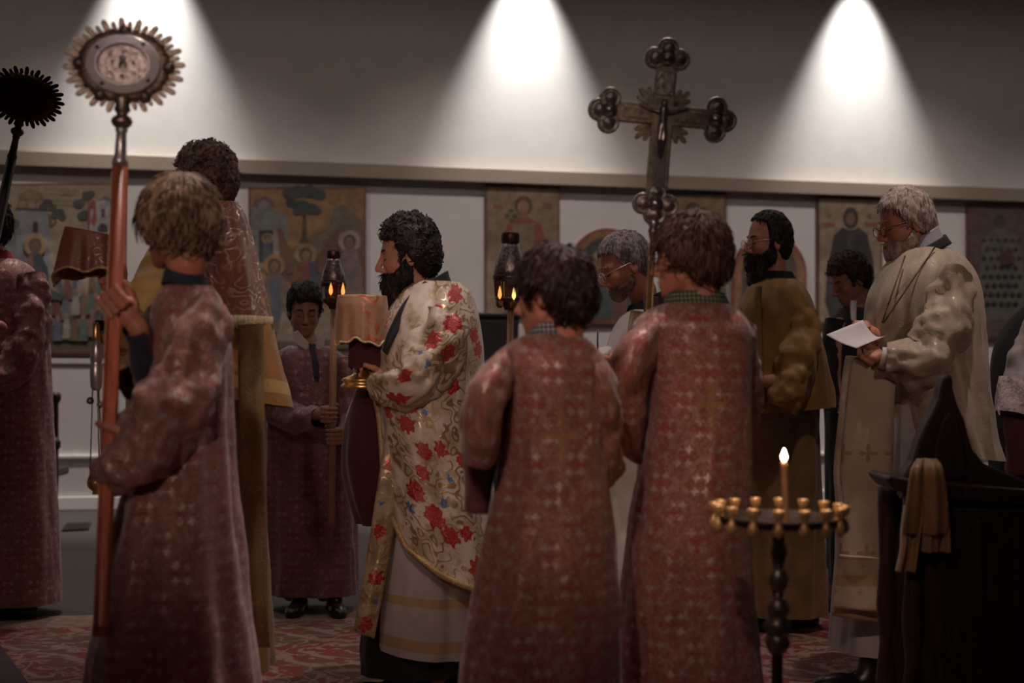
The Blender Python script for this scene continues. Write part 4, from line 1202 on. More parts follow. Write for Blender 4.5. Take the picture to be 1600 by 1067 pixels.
# 7: saint in a black habit
I = Icon('icon of a hooded saint in a black habit', 1275, 1376, 309, 506, (0.39, 0.30, 0.18), (0.22, 0.07, 0.04), edge_w=3)
I.poly('painted_edge', rect(1277, 308, 1375, 312), (0.45, 0.04, 0.035))
I.poly('painted_habit', [(1318, 352), (1334, 352), (1352, 366), (1362, 410), (1366, 470), (1352, 502), (1296, 502), (1286, 470), (1290, 420), (1300, 368)], (0.030, 0.034, 0.036))
I.poly('painted_halo_line', ell(1326, 340, 19, 20, 26), (0.42, 0.30, 0.16))
I.poly('painted_hood', ell(1326, 341, 12, 17), (0.030, 0.034, 0.036))
I.poly('painted_face', ell(1326, 343, 7, 10), (0.26, 0.13, 0.07))
I.poly('painted_hand', ell(1305, 408, 6, 8, 10), (0.30, 0.22, 0.14))
I.poly('painted_scapular', [(1320, 366), (1332, 366), (1336, 500), (1316, 500)], (0.05, 0.055, 0.058))
for x in (1283, 1288, 1293, 1298, 1350, 1355, 1360, 1365): I.poly('painted_letter', rect(x, 348, x + 3.4, 355), (0.34, 0.07, 0.05))
for x in (1293, 1355): I.poly('painted_letter', ell(x, 337, 4, 4, 8), (0.28, 0.22, 0.10))
# 8: bishop saint in a cross patterned robe at the right edge
I = Icon('dim icon of a bishop in a cross patterned robe at the right', 1508, 1616, 322, 530, (0.13, 0.075, 0.06), (0.20, 0.03, 0.03), edge_w=3)  # dark ground colour stands in for the light falling off here
I.saint(1558, 346, 9, None, (0.05, 0.05, 0.04), (0.06, 0.055, 0.045), (0.13, 0.135, 0.115), [(1550, 358), (1566, 358), (1588, 372), (1597, 430), (1594, 500), (1526, 500), (1528, 400), (1534, 372)])
for i in range(8):
    for j in range(6):
        x = 1534 + j * 11 + (i % 2) * 5; y = 376 + i * 14
        if 1530 < x < 1592:
            I.poly('painted_cross', [(x - 1.2, y - 4), (x + 1.2, y - 4), (x + 1.2, y - 1.2), (x + 4, y - 1.2), (x + 4, y + 1.2), (x + 1.2, y + 1.2), (x + 1.2, y + 4), (x - 1.2, y + 4), (x - 1.2, y + 1.2), (x - 4, y + 1.2), (x - 4, y - 1.2), (x - 1.2, y - 1.2)], (0.018, 0.016, 0.016))
I.poly('painted_book', [(1560, 394), (1577, 390), (1580, 412), (1562, 416)], (0.10, 0.02, 0.03))

# ------------------------------------------------------------------ furniture by the wall
# tall black cabinet under the third icon
a0, _ = wall_hit(716, 495); a1, _ = wall_hit(791, 495); h1 = wall_hit(770, 491)[1]
root = empty('cabinet', wallpt((a0 + a1) / 2, 0, 0.25)); tag(root, 'tall black cabinet against the wall below the red cloaked saint', 'cabinet')
wbox('body', a0, a1, 0.0, h1 - 0.03, 0.06, 0.46, M['blackbox'], root, None, 0.006)
wbox('top', a0 - 0.015, a1 + 0.015, h1 - 0.03, h1, 0.045, 0.48, M['blackbox'], root, None, 0.004)
wbox('door', a0 + 0.02, a1 - 0.02, 0.06, h1 - 0.06, 0.46, 0.475, M['blackbox'], root, None, 0.003)
# dark wooden chair at the left, mostly behind the boy at the frame's edge
s_c = 250.0; Zc = FPX / s_c
def cpt(px, dz, z):
    q = P(px, 545, Zc + dz); q[2] = z; return q
cb = cpt(60, 0, 0)
root = empty('chair', cb); tag(root, 'dark wooden chair with knobbed posts at the left edge', 'chair')
for px, dz, z in ((88, 0.22, 0.93), (4, 0.22, 0.93), (88, -0.22, 0.66), (4, -0.22, 0.66)):
    prof = [(0.020, 0.0), (0.024, 0.05), (0.018, 0.20), (0.024, 0.42), (0.024, 0.48), (0.019, z - 0.08), (0.019, z - 0.055), (0.034, z - 0.03), (0.034, z), (0.02, z + 0.018), (0.002, z + 0.022)]
    v, f = lathe_vf(cpt(px, dz, 0), (0, 0, 1), prof, 14); mesh('leg', v, f, M['darkwood'], root)
v, f = box_vf(cpt(46, 0, 0.45), np.array([0.19, 0, 0]), np.array([0, 0.24, 0]), np.array([0, 0, 0.025])); bevel(mesh('seat', v, f, M['darkwood'], root, smooth=False), 0.01)
for z in (0.60, 0.72, 0.84):
    v, f = box_vf(cpt(46, 0.22, z), np.array([0.17, 0, 0]), np.array([0, 0.012, 0]), np.array([0, 0, 0.03])); bevel(mesh('slat', v, f, M['darkwood'], root, smooth=False), 0.004)
for px in (4, 88):
    v, f = tube_vf([cpt(px, 0.22, 0.64), cpt(px, 0.0, 0.66), cpt(px, -0.24, 0.655)], [0.018, 0.02, 0.024], 10); mesh('armrest', v, f, M['darkwood'], root)
# ------------------------------------------------------------------ processional fans
def rounded_bar(c, d, w, length, un, th):
    """finger shaped plate starting at c along d"""
    side = np.cross(un, d)
    pts = [(0, -w), (length - w, -w * 0.82), (length - 0.35 * w, -w * 0.55), (length, 0), (length - 0.35 * w, w * 0.55), (length - w, w * 0.82), (0, w)]
    return prism_vf(pts, c, d, side, un, -th, th)

M['fan_silver'] = plain('bright_silver', (0.78, 0.76, 0.82), 0.3, 0.3, var=0.08, scale=30)
M['fan_disc'] = plain('embossed_brass', (0.22, 0.18, 0.14), 0.42, 0.6, var=0.35, scale=70, bump=0.6)
def fan(label, cpx, cpy, Z, rpx, ratio, bottom, Zb, face_cam, yaw, polemat, platemat, raymat):
    s = FPX / Z
    C = P(cpx, cpy, Z); B = P(bottom[0], bottom[1], Zb)
    root = empty('processional_fan', B); tag(root, label, 'processional fan', 'processional fans')
    up = C - B; up /= np.linalg.norm(up)
    un = np.array([math.sin(math.radians(yaw)), -math.cos(math.radians(yaw)), 0.0]); un -= up * (un @ up); un /= np.linalg.norm(un)
    ux = np.cross(up, un)
    r = rpx / s
    def q(x, y, z=0): return C + ux * x * r + up * y * r * ratio + un * z
    # scalloped disc with a raised relief
    n = 96; prof = [(0.0, 0.010), (0.30, 0.010), (0.52, 0.012), (0.66, 0.008), (0.76, 0.004), (0.765, -0.004), (0.5, -0.006), (0.0, -0.006)]
    v = []
    for k, (pr, pz) in enumerate(prof):
        for j in range(n):
            t = 2 * math.pi * j / n
            w = 1 + (0.02 * math.cos(20 * t) if pr > 0.7 else 0)
            zz = pz + (0.003 * math.cos(40 * t) if 0.5 < pr < 0.7 and pz > 0 else 0)
            v.append(q(pr * w * math.cos(t) + 1e-4 * math.cos(t), pr * w * math.sin(t) + 1e-4 * math.sin(t), zz))
    f = [(k * n + j, k * n + (j + 1) % n, (k + 1) * n + (j + 1) % n, (k + 1) * n + j) for k in range(len(prof) - 1) for j in range(n)]
    mesh('disc', v, f, platemat, root)
    for j in range(40):
        t = 2 * math.pi * (j + 0.5) / 40 + math.pi / 2
        if abs(((t - 1.5 * math.pi + math.pi) % (2 * math.pi)) - math.pi) < 0.16: continue
        long = j % 2 == 0
        c = q(0.72 * math.cos(t), 0.72 * math.sin(t)); e = q(math.cos(t), math.sin(t)) - C
        L = (0.28 if long else 0.205) * np.linalg.norm(e)
        v, f = rounded_bar(c, e / np.linalg.norm(e), r * (0.060 if long else 0.047), L, un, 0.004)
        bevel(mesh('ray', v, f, raymat, root, smooth=False), 0.002)
    def ring(name, prof, mat, parent=root, n=56):
        v = []
        for pr, pz in prof:
            for j in range(n):
                t = 2 * math.pi * j / n; v.append(q(pr * math.cos(t), pr * math.sin(t), pz))
        f = [(k * n + j, k * n + (j + 1) % n, (k + 1) * n + (j + 1) % n, (k + 1) * n + j) for k in range(len(prof) - 1) for j in range(n)]
        return mesh(name, v, f, mat, parent)
    if face_cam:
        ring('rim', [(0.60, 0.006), (0.60, 0.022), (0.575, 0.028), (0.47, 0.026), (0.445, 0.034), (0.42, 0.034), (0.405, 0.020)], M['fan_silver'])
        md = ring('medallion', [(0.41, 0.018)] + [(0.40 - 0.04 * k, 0.018 + 0.010 * math.sin(k / 10 * math.pi / 2) + 0.005 * (k % 2)) for k in range(10)], M['silver_relief'])
        for x, y, rr_, z in ((0, 0.10, 0.075, 0.032), (0, -0.06, 0.10, 0.030), (-0.16, 0.02, 0.06, 0.028), (0.16, 0.02, 0.06, 0.028), (0, 0.24, 0.05, 0.026), (0, -0.25, 0.06, 0.026), (-0.20, -0.18, 0.05, 0.025), (0.20, -0.18, 0.05, 0.025), (-0.20, 0.2, 0.05, 0.025), (0.20, 0.2, 0.05, 0.025)):
            v, f = lathe_vf(q(x, y, z - 0.010), un, [(rr_ * r, 0), (rr_ * r * 0.9, 0.006), (rr_ * r * 0.55, 0.011), (0.001, 0.013)], 12)
            mesh('relief_figure', v, f, M['silver_relief'], md)
        for t in (45, 135, 225, 315):
            t = math.radians(t + 8)
            v, f = lathe_vf(q(0.525 * math.cos(t), 0.525 * math.sin(t), 0.026), un, [(0.0055, 0), (0.005, 0.004), (0.001, 0.006)], 10)
            mesh('bolt', v, f, M['dark_metal'], root)
        for t in (90, 0, 180, 300, 240):
            t = math.radians(t)
            v, f = lathe_vf(q(0.72 * math.cos(t), 0.72 * math.sin(t), 0.004), un, [(0.017, 0), (0.016, 0.006), (0.010, 0.013), (0.001, 0.016)], 14)
            mesh('cherub_boss', v, f, M['brass'], root)
    # socket, knop, ferrule and pole
    S = q(0, -0.62); dn = -up
    v, f = lathe_vf(S, dn, [(0.020, 0), (0.024, 0.01), (0.018, 0.022), (0.022, 0.036), (0.015, 0.044), (0.014, 0.050), (0.024, 0.056), (0.028, 0.066), (0.024, 0.076), (0.015, 0.084)], 20)
    mesh('socket', v, f, M['brass'] if face_cam else platemat, root)
    v, f = lathe_vf(S + dn * 0.082, dn, [(0.014, 0), (0.017, 0.008), (0.013, 0.014), (0.016, 0.075), (0.0205, 0.085), (0.0205, 0.10)], 20)
    mesh('ferrule', v, f, M['silver'] if face_cam else platemat, root)
    T = S + dn * 0.18; L = np.linalg.norm(T - B)
    v, f = lathe_vf(T, B - T, [(0.0205, 0), (0.0205, L - 0.03), (0.0215, L - 0.028), (0.0215, L)], 20)
    mesh('pole', v, f, polemat, root)
    return root, T, B
FAN_T = fan('silver rimmed rayed fan facing the viewer on a red pole', 194, 103, 3.98, 95, 0.81, (157, 993), 3.92, True, 6, M['redwood'], M['fan_disc'], M['fan_disc'])
def fan_pt(py):
    """point on the front fan's pole at a height in the picture"""
    T, B = FAN_T[1], FAN_T[2]
    best = min(np.linspace(0, 1, 400), key=lambda k: abs(proj(T + (B - T) * k)[1] - py))
    return T + (B - T) * best
def proj(p):
    d = p - CAM; z = d @ _f
    return 800 + FPX * (d @ CR) / z, 533.5 - FPX * (d @ CU) / z
FAN1 = fan('dark rayed fan seen from behind at the left edge', 38, 152, 6.45, 62, 0.78, (-75, 700), 6.6, False, 12, M['darkwood'], M['dark_metal'], M['dark_metal'])  # unlit back: its shade is put into the dark bronze colour

# ------------------------------------------------------------------ processional cross
M['cross_brass'] = plain('dull_gilt', (0.26, 0.225, 0.17), 0.45, 0.7, var=0.3, scale=60, bump=0.3)
M['cross_silver'] = plain('dull_silver', (0.36, 0.35, 0.34), 0.28, 0.9, var=0.2, scale=60)
M['cross_relief'] = plain('dark_relief_silver', (0.27, 0.25, 0.225), 0.38, 0.75, var=0.4, scale=80, bump=0.7)
def cross_obj():
    Zk = 4.46; s = FPX / Zk
    C = P(1035, 180, Zk); B = P(985, 1000, Zk - 0.02)
    root = empty('processional_cross', B); tag(root, 'silver processional cross with trefoil ends and a small figure', 'cross')
    up = P(1043, 70, Zk) - P(1022, 330, Zk); up /= np.linalg.norm(up)
    un = np.array([0.06, -1.0, 0.0]); un -= up * (un @ up); un /= np.linalg.norm(un)
    ux = np.cross(up, un)
    k = 1 / s
    def q(x, y, z=0.0): return C + ux * x * k + up * y * k + un * z
    # coordinates in picture pixels around the crossing, made metric by k
    def plate(name, pts, mat, d0, d1, parent=root, bv=0.003):
        v, f = prism_vf([(x * k, y * k) for x, y in pts], C, ux, up, un, d0, d1)
        return bevel(mesh(name, v, f, mat, parent, smooth=False), bv)
    plate('shaft', [(-17, -118), (17, -118), (17, 82), (-17, 82)], M['cross_brass'], -0.010, 0.010)
    plate('crossbar', [(-80, -16), (80, -16), (80, 16), (-80, 16)], M['cross_brass'], -0.0095, 0.0095)
    plate('shaft_inlay', [(-10, -112), (10, -112), (10, -30), (-10, -30)], M['cross_silver'], 0.010, 0.013)
    plate('crossbar_inlay', [(-62, -9), (-20, -9), (-20, 9), (-62, 9)], M['cross_brass'], 0.010, 0.013)
    plate('crossbar_inlay', [(20, -9), (62, -9), (62, 9), (20, 9)], M['cross_brass'], 0.010, 0.013)
    plate('title_plate', [(-14, 30), (14, 30), (14, 68), (-14, 68)], M['cross_relief'], 0.010, 0.014)
    def lobe(cx, cy, r):
        n = 28; prof = [(1.0, -0.010), (1.03, 0.0), (1.0, 0.010), (0.86, 0.014), (0.80, 0.009), (0.55, 0.013), (0.25, 0.019), (0.0, 0.020)]
        v = [q(cx + pr * r * math.cos(2 * math.pi * j / n) + 1e-3, cy + pr * r * math.sin(2 * math.pi * j / n), pz) for pr, pz in [(0.0, -0.010)] + prof for j in range(n)]
        f = [(a * n + j, a * n + (j + 1) % n, (a + 1) * n + (j + 1) % n, (a + 1) * n + j) for a in range(len(prof)) for j in range(n)]
        return mesh('trefoil_lobe', v, f, M['cross_relief'], root)
    ends = [((-84, 0), (-1, 0)), ((84, 0), (1, 0)), ((0, 88), (0, 1)), ((0, -140), (0, -1))]
    for (ex, ey), (dx, dy) in ends:
        for a in (-90, 0, 90):
            ca, sa = math.cos(math.radians(a)), math.sin(math.radians(a))
            vx, vy = dx * ca - dy * sa, dx * sa + dy * ca
            rr_ = 17
            lobe(ex + vx * (19 if a else 15) , ey + vy * (19 if a else 15), rr_ + (1 if a == 0 else 0))
        v, f = lathe_vf(q(ex, ey, 0.006), un, [(13 * k, 0), (12 * k, 0.010), (6 * k, 0.018), (0.001, 0.021)], 18)
        mesh('evangelist_boss', v, f, M['cross_silver'], root)
    lobe(0, -122, 16)
    for sx in (-1, 1):
        for sy in (-1, 1):
            for j, a in enumerate((22, 45, 68)):
                d = ux * sx * math.cos(math.radians(a)) + up * sy * math.sin(math.radians(a))
                c = q(sx * 15, sy * 15)
                v, f = rounded_bar(c, d, 5.0 * k, (36 if j == 1 else 30) * k, un, 0.004)
                bevel(mesh('ray', v, f, M['cross_brass'], root, smooth=False), 0.002)
    # small figure: one mesh, arms spread
    G = Grid((-0.10, -0.15, -0.02), (0.10, 0.07, 0.03), 0.003)
    def fig(p):
        a = p.copy(); a[..., 0] = np.abs(a[..., 0])
        d = sd_ell(a, (0, 0.030, 0.012), (0.010, 0.013, 0.010))
        d = smin(d, sd_cap(a, (0, 0.012, 0.006), (0, -0.040, 0.006), 0.013, 0.010), 0.006)
        d = smin(d, sd_cap(a, (0.010, 0.006, 0.006), (0.040, 0.012, 0.006), 0.006, 0.005), 0.004)
        d = smin(d, sd_cap(a, (0.040, 0.012, 0.006), (0.068, 0.022, 0.006), 0.005, 0.0045), 0.003)
        d = smin(d, sd_cap(a, (0.005, -0.040, 0.008), (0.006, -0.075, 0.012), 0.009, 0.007), 0.005)
        return smin(d, sd_cap(a, (0.006, -0.075, 0.012), (0.003, -0.125, 0.004), 0.007, 0.004), 0.004)
    G.union((-1,) * 3, (1,) * 3, fig, 1e-4)
    v, f = keep_largest(*G.nets())
    mesh('figure', C + np.outer(v[:, 0], ux) + np.outer(v[:, 1], up) + np.outer(v[:, 2] + 0.012, un), f, M['cross_silver'], root)
    S = q(0, -162); dn = B - S; L = np.linalg.norm(dn)
    v, f = lathe_vf(S, dn, [(0.012, 0), (0.020, 0.012), (0.012, 0.026), (0.016, 0.036), (0.010, 0.06)], 16); mesh('knop', v, f, M['cross_silver'], root)
    v, f = lathe_vf(S, dn, [(0.0095, 0.055), (0.0095, L - 0.02), (0.011, L - 0.018), (0.011, L)], 14); mesh('pole', v, f, M['gold'], root)
    return S, B
CROSS_S, CROSS_B = cross_obj()

# ------------------------------------------------------------------ processional lanterns
def lantern(label, cx, top, bot, Z, foot_y, flames, foot=True):
    s = FPX / Z; k = (bot - top) / 112.0
    B = P(cx, 545, Z); B[2] = 0.0 if foot else P(cx, foot_y, Z)[2]
    root = empty('processional_lantern', B); tag(root, label, 'lantern', 'processional lanterns')
    def z(py): return P(cx, top + py * k, Z)[2]
    c = P(cx, (top + bot) / 2, Z)
    def ctr(py): return np.array([c[0], c[1], z(py)])
    def r(px): return px * k / s
    up = np.array([0, 0, 1.0])
    H = lambda py: z(py) - z(112)
    def lath(name, prof, mat, n=20): 
        v, f = lathe_vf(ctr(112), up, [(r(a), H(b)) for a, b in prof], n); return mesh(name, v, f, mat, root)
    lath('cap', [(12, 18), (14, 16), (14, 4), (13, 1), (6, 0), (0.1, -1)], M['dark_metal'])
    lath('dome', [(24, 66), (25, 60), (23, 48), (18, 34), (14, 24), (13, 18)], M['lantern_silver'], 16)
    lath('rim', [(24, 74), (26, 72), (26, 66), (23, 64)], M['dark_metal'], 16)
    lath('base', [(8, 118), (10, 112), (21, 104), (23, 100), (22, 98)], M['dark_metal'], 16)
    for j in range(6):
        t0, t1 = math.radians(60 * j + 8), math.radians(60 * j + 52)
        R = r(21)
        p = [ctr(99) + np.array([R * math.cos(t), R * math.sin(t), 0]) for t in (t0, t1)] + [ctr(73) + np.array([R * 1.1 * math.cos(t), R * 1.1 * math.sin(t), 0]) for t in (t1, t0)]
        nrm = np.array([math.cos((t0 + t1) / 2), math.sin((t0 + t1) / 2), 0]) * 0.0015
        v = [a - nrm for a in p] + [a + nrm for a in p]
        mesh('pane', v, [(3, 2, 1, 0), (4, 5, 6, 7), (0, 1, 5, 4), (1, 2, 6, 5), (2, 3, 7, 6), (3, 0, 4, 7)], M['lantern_glass'], root, smooth=False)
        t = math.radians(60 * j)
        v, f = tube_vf([ctr(101) + np.array([R * math.cos(t), R * math.sin(t), 0]), ctr(70) + np.array([R * 1.12 * math.cos(t), R * 1.12 * math.sin(t), 0])], 0.004, 8)
        mesh('post', v, f, M['dark_metal'], root)
    for px, py, mt, e in flames:
        fp = P(px, py, Z - r(25))
        v, f = lathe_vf(fp - up * 0.035, up, [(0.002, 0), (0.008, 0.012), (0.009, 0.020), (0.005, 0.042), (0.001, 0.058)], 12)
        cup = lathe_vf(fp - up * 0.075, up, [(0.008, 0), (0.016, 0.01), (0.018, 0.03), (0.012, 0.034)], 12)
        lp = mesh('lamp_cup', cup[0], cup[1], M['lantern_glass'], root)
        mesh('flame', v, f, mt, lp)
    L = H(114) * 0 + (z(114) - B[2])
    v, f = lathe_vf(B, up, [(0.0155, 0.0), (0.0155, L)], 14); mesh('pole', v, f, M['palewood'], root)
    if foot:
        v, f = lathe_vf(B, up, [(0.14, 0.0), (0.14, 0.02), (0.04, 0.05), (0.022, 0.09)], 20); mesh('foot', v, f, M['darkwood'], root)
    return c
lantern('lantern on a pole in front of the red cloaked saint icon', 797, 362, 478, 6.9, 1100, [(781, 455, M['flame_dim'], 1), (803, 456, M['flame_yellow'], 1)])
LAN2 = lantern('lantern on the pole held by the boy facing the viewer', 521, 390, 478, 6.95, 820, [(517, 449, M['flame_dim'], 1), (536, 450, M['flame_dim'], 1)], foot=False)

# ------------------------------------------------------------------ draped vessels
def drape(name, label, cat, pts_top, Z, depth, hem, mat, seed=1, top_z=None, hemmat=None, group=None, scallop=0.06):
    """cloth over a round vessel: top outline rectangle (L, R, y) and hem heights by angle"""
    L, R, y = pts_top; s = FPX / Z
    c = P((L + R) / 2, y, Z); rx = (R - L) / 2 / s
    n = 96; rows = 22; rg = np.random.default_rng(seed); ph = rg.uniform(0, 6.28, 4)
    V = []; UV = []
    t = np.linspace(-math.pi, math.pi, n)
    for i in range(-6, rows):
        if i < 0:
            q = (6 + i) / 6.0; zz = 0.006 * (1 - q); rr_ = 0.02 + 0.93 * q; fold = 0
        else:
            q = i / (rows - 1); zz = -hem * q; rr_ = 0.95 + 0.05 * min(1, q * 5); fold = q
        sq = (np.abs(np.cos(t)) ** 3.2 + np.abs(np.sin(t)) ** 3.2) ** (-1 / 3.2)
        w = 1 + fold * (0.035 * np.sin(4 * t + ph[0]) + 0.03 * np.sin(9 * t + ph[1]) + 0.02 * np.sin(15 * t + ph[2]))
        hz = zz * (1 + (scallop * np.cos(4 * t + ph[3]) + 0.03 * np.sin(11 * t)) * (q if i >= 0 else 0))
        V.append(np.stack([c[0] + np.sin(t) * rx * rr_ * sq * w, c[1] - np.cos(t) * depth * rr_ * sq * w, c[2] + hz], 1))
        UV.append(np.stack([t * rx, np.full(n, c[2] + zz)], 1))
    m = len(V)
    f = [(i * n + j, i * n + j + 1, (i + 1) * n + j + 1, (i + 1) * n + j) for i in range(m - 1) for j in range(n - 1)]
    f = [q[::-1] for q in f]
    V = np.vstack(V)
    base = np.array([c[0], c[1], c[2] - hem])
    root = empty(name, base); tag(root, label, cat, group)
    o = mesh('cloth', V, f, mat, root, uv=np.vstack(UV))
    sd = o.modifiers.new('thick', 'SOLIDIFY'); sd.thickness = 0.003
    if hemmat:
        v, f = tube_vf(V[-n:], 0.004, 6); mesh('fringe', v, f, hemmat, root)
    return root
ZV = 5.5
drape('chalice_veil', 'gold and red brocade veil draped over the chalice', 'cloth', (527, 606, 462), ZV, 0.10, 0.165, M['veil'], 3, hemmat=M['fringe'])
c = P(566, 606, ZV); up = np.array([0, 0, 1.0])
root = empty('chalice', c); tag(root, 'gold chalice with a wide foot under the brocade veil', 'chalice')
v, f = lathe_vf(c, up, [(0.074, 0.0), (0.078, 0.006), (0.070, 0.014), (0.066, 0.022), (0.074, 0.027), (0.070, 0.034), (0.040, 0.044), (0.022, 0.060), (0.016, 0.075)], 32); mesh('foot', v, f, M['gold'], root)
v, f = lathe_vf(c, up, [(0.013, 0.072), (0.014, 0.085), (0.026, 0.098), (0.026, 0.108), (0.014, 0.122), (0.013, 0.15)], 24); mesh('stem', v, f, M['gold'], root)
v, f = lathe_vf(c, up, [(0.012, 0.148), (0.035, 0.165), (0.048, 0.20), (0.052, 0.29), (0.050, 0.30), (0.046, 0.29), (0.040, 0.21), (0.004, 0.18)], 28); mesh('cup', v, f, M['gold'], root)
# maroon purificator hanging below the chalice veil
drape('purificator', 'dark maroon cloth hanging under the chalice veil', 'cloth', (546, 604, 515), 5.52, 0.06, 0.135, M['maroon'], 5)

# veiled paten carried high by the tall man at the left
ZP = 5.05
pc = P(146, 412, ZP)
root = empty('paten', pc); tag(root, 'gold paten on a small foot under the russet veil', 'paten')
v, f = lathe_vf(pc + (0, 0, -0.045), up, [(0.026, 0), (0.030, 0.006), (0.014, 0.014), (0.011, 0.034), (0.018, 0.045), (0.075, 0.052), (0.078, 0.066), (0.072, 0.066), (0.02, 0.058)], 30); mesh('dish', v, f, M['gold'], root)
for j in range(2):
    a0_ = math.pi / 2 * j + 0.4
    arc = [pc + np.array([0.055 * math.cos(t) * math.cos(a0_), 0.055 * math.cos(t) * math.sin(a0_), 0.02 + 0.07 * math.sin(t)]) for t in np.linspace(0, math.pi, 14)]
    v, f = tube_vf(arc, 0.005, 8); mesh('star_arch', v, f, M['gold'], root)
def paten_veil():
    s = FPX / ZP
    n = 90; rows = 20
    t = np.linspace(-math.pi, math.pi, n); V = []; UV = []
    c = P(146, 362, ZP); rx = 40 / s
    for i in range(-5, rows):
        if i < 0: q = (5 + i) / 5.0; zz = 0.0; rr_ = 0.02 + 0.95 * q; q = 0
        else: q = i / (rows - 1); zz = -0.125 * q; rr_ = 0.97 + 0.10 * q
        sq = (np.abs(np.cos(t)) ** 3.6 + np.abs(np.sin(t)) ** 3.6) ** (-1 / 3.6)
        left = np.clip(-np.sin(t), 0, 1) ** 2
        w = 1 + q * (0.03 * np.sin(7 * t + 1) + 0.03 * np.sin(12 * t)) + 0.34 * left * q
        hz = zz * (1 + 0.55 * left * q + 0.10 * np.cos(5 * t) * q)
        x = np.sin(t) * rx * rr_ * sq * w
        V.append(np.stack([c[0] + x, c[1] - np.cos(t) * 0.10 * rr_ * sq * w, c[2] + hz - x * 0.17], 1))
        UV.append(np.stack([t * rx, np.full(n, c[2] + zz)], 1))
    m = len(V)
    f = [(i * n + j, (i + 1) * n + j, (i + 1) * n + j + 1, i * n + j + 1) for i in range(m - 1) for j in range(n - 1)]
    V = np.vstack(V)
    root = empty('paten_veil', np.array([c[0], c[1], c[2] - 0.13])); tag(root, 'stiff russet brocade veil over the paten beside the red pole', 'cloth')
    o = mesh('cloth', V, f, M['veil_rose'], root, uv=np.vstack(UV)); sd = o.modifiers.new('thick', 'SOLIDIFY'); sd.thickness = 0.003
    v, f = tube_vf(V[-n:], 0.0045, 6); mesh('fringe', v, f, M['trim_gold'], root)
paten_veil()

# censer hanging from the tall man's hand
ZC = 5.0; s = FPX / ZC
top = P(150, 500, ZC); bot = P(151, 772, ZC)
root = empty('censer', bot); tag(root, 'small silver censer hanging on chains with bells beside the red pole', 'censer')
v, f = lathe_vf(P(150, 610, ZC), up, [(0.012, 0.0), (0.018, 0.012), (0.020, 0.05), (0.0205, 0.085), (0.017, 0.09), (0.0195, 0.095), (0.018, 0.14), (0.010, 0.165), (0.004, 0.17)], 18); mesh('handle', v, f, M['silver'], root)
v, f = lathe_vf(P(150, 532, ZC), up, [(0.012, 0.0), (0.014, 0.01), (0.011, 0.05), (0.004, 0.062)], 14); mesh('ring', v, f, M['gold'], root)
for dx, dy in ((-0.022, 0.0), (0.014, -0.016), (0.014, 0.016)):
    a = P(150, 606, ZC) + (dx * 0.5, dy * 0.5, 0); b = P(151, 752, ZC) + (dx, dy, 0)
    v, f = tube_vf([a + (b - a) * q for q in np.linspace(0, 1, 5)], 0.0022, 6); mesh('chain', v, f, M['brass'], root)
for x, y in ((141, 626), (157, 632), (145, 730), (158, 726)):
    v, f = lathe_vf(P(x, y, ZC) + (0, 0, -0.012), up, [(0.003, 0), (0.0115, 0.005), (0.013, 0.012), (0.009, 0.021), (0.003, 0.025)], 12); mesh('bell', v, f, M['brass'], root)
v, f = lathe_vf(bot, up, [(0.016, 0.0), (0.012, 0.008), (0.028, 0.022), (0.032, 0.038), (0.030, 0.048)], 18); mesh('incense_bowl', v, f, M['gold'], root)
v, f = lathe_vf(bot, up, [(0.029, 0.048), (0.022, 0.070), (0.010, 0.082), (0.004, 0.095)], 18); mesh('lid', v, f, M['brass'], root)

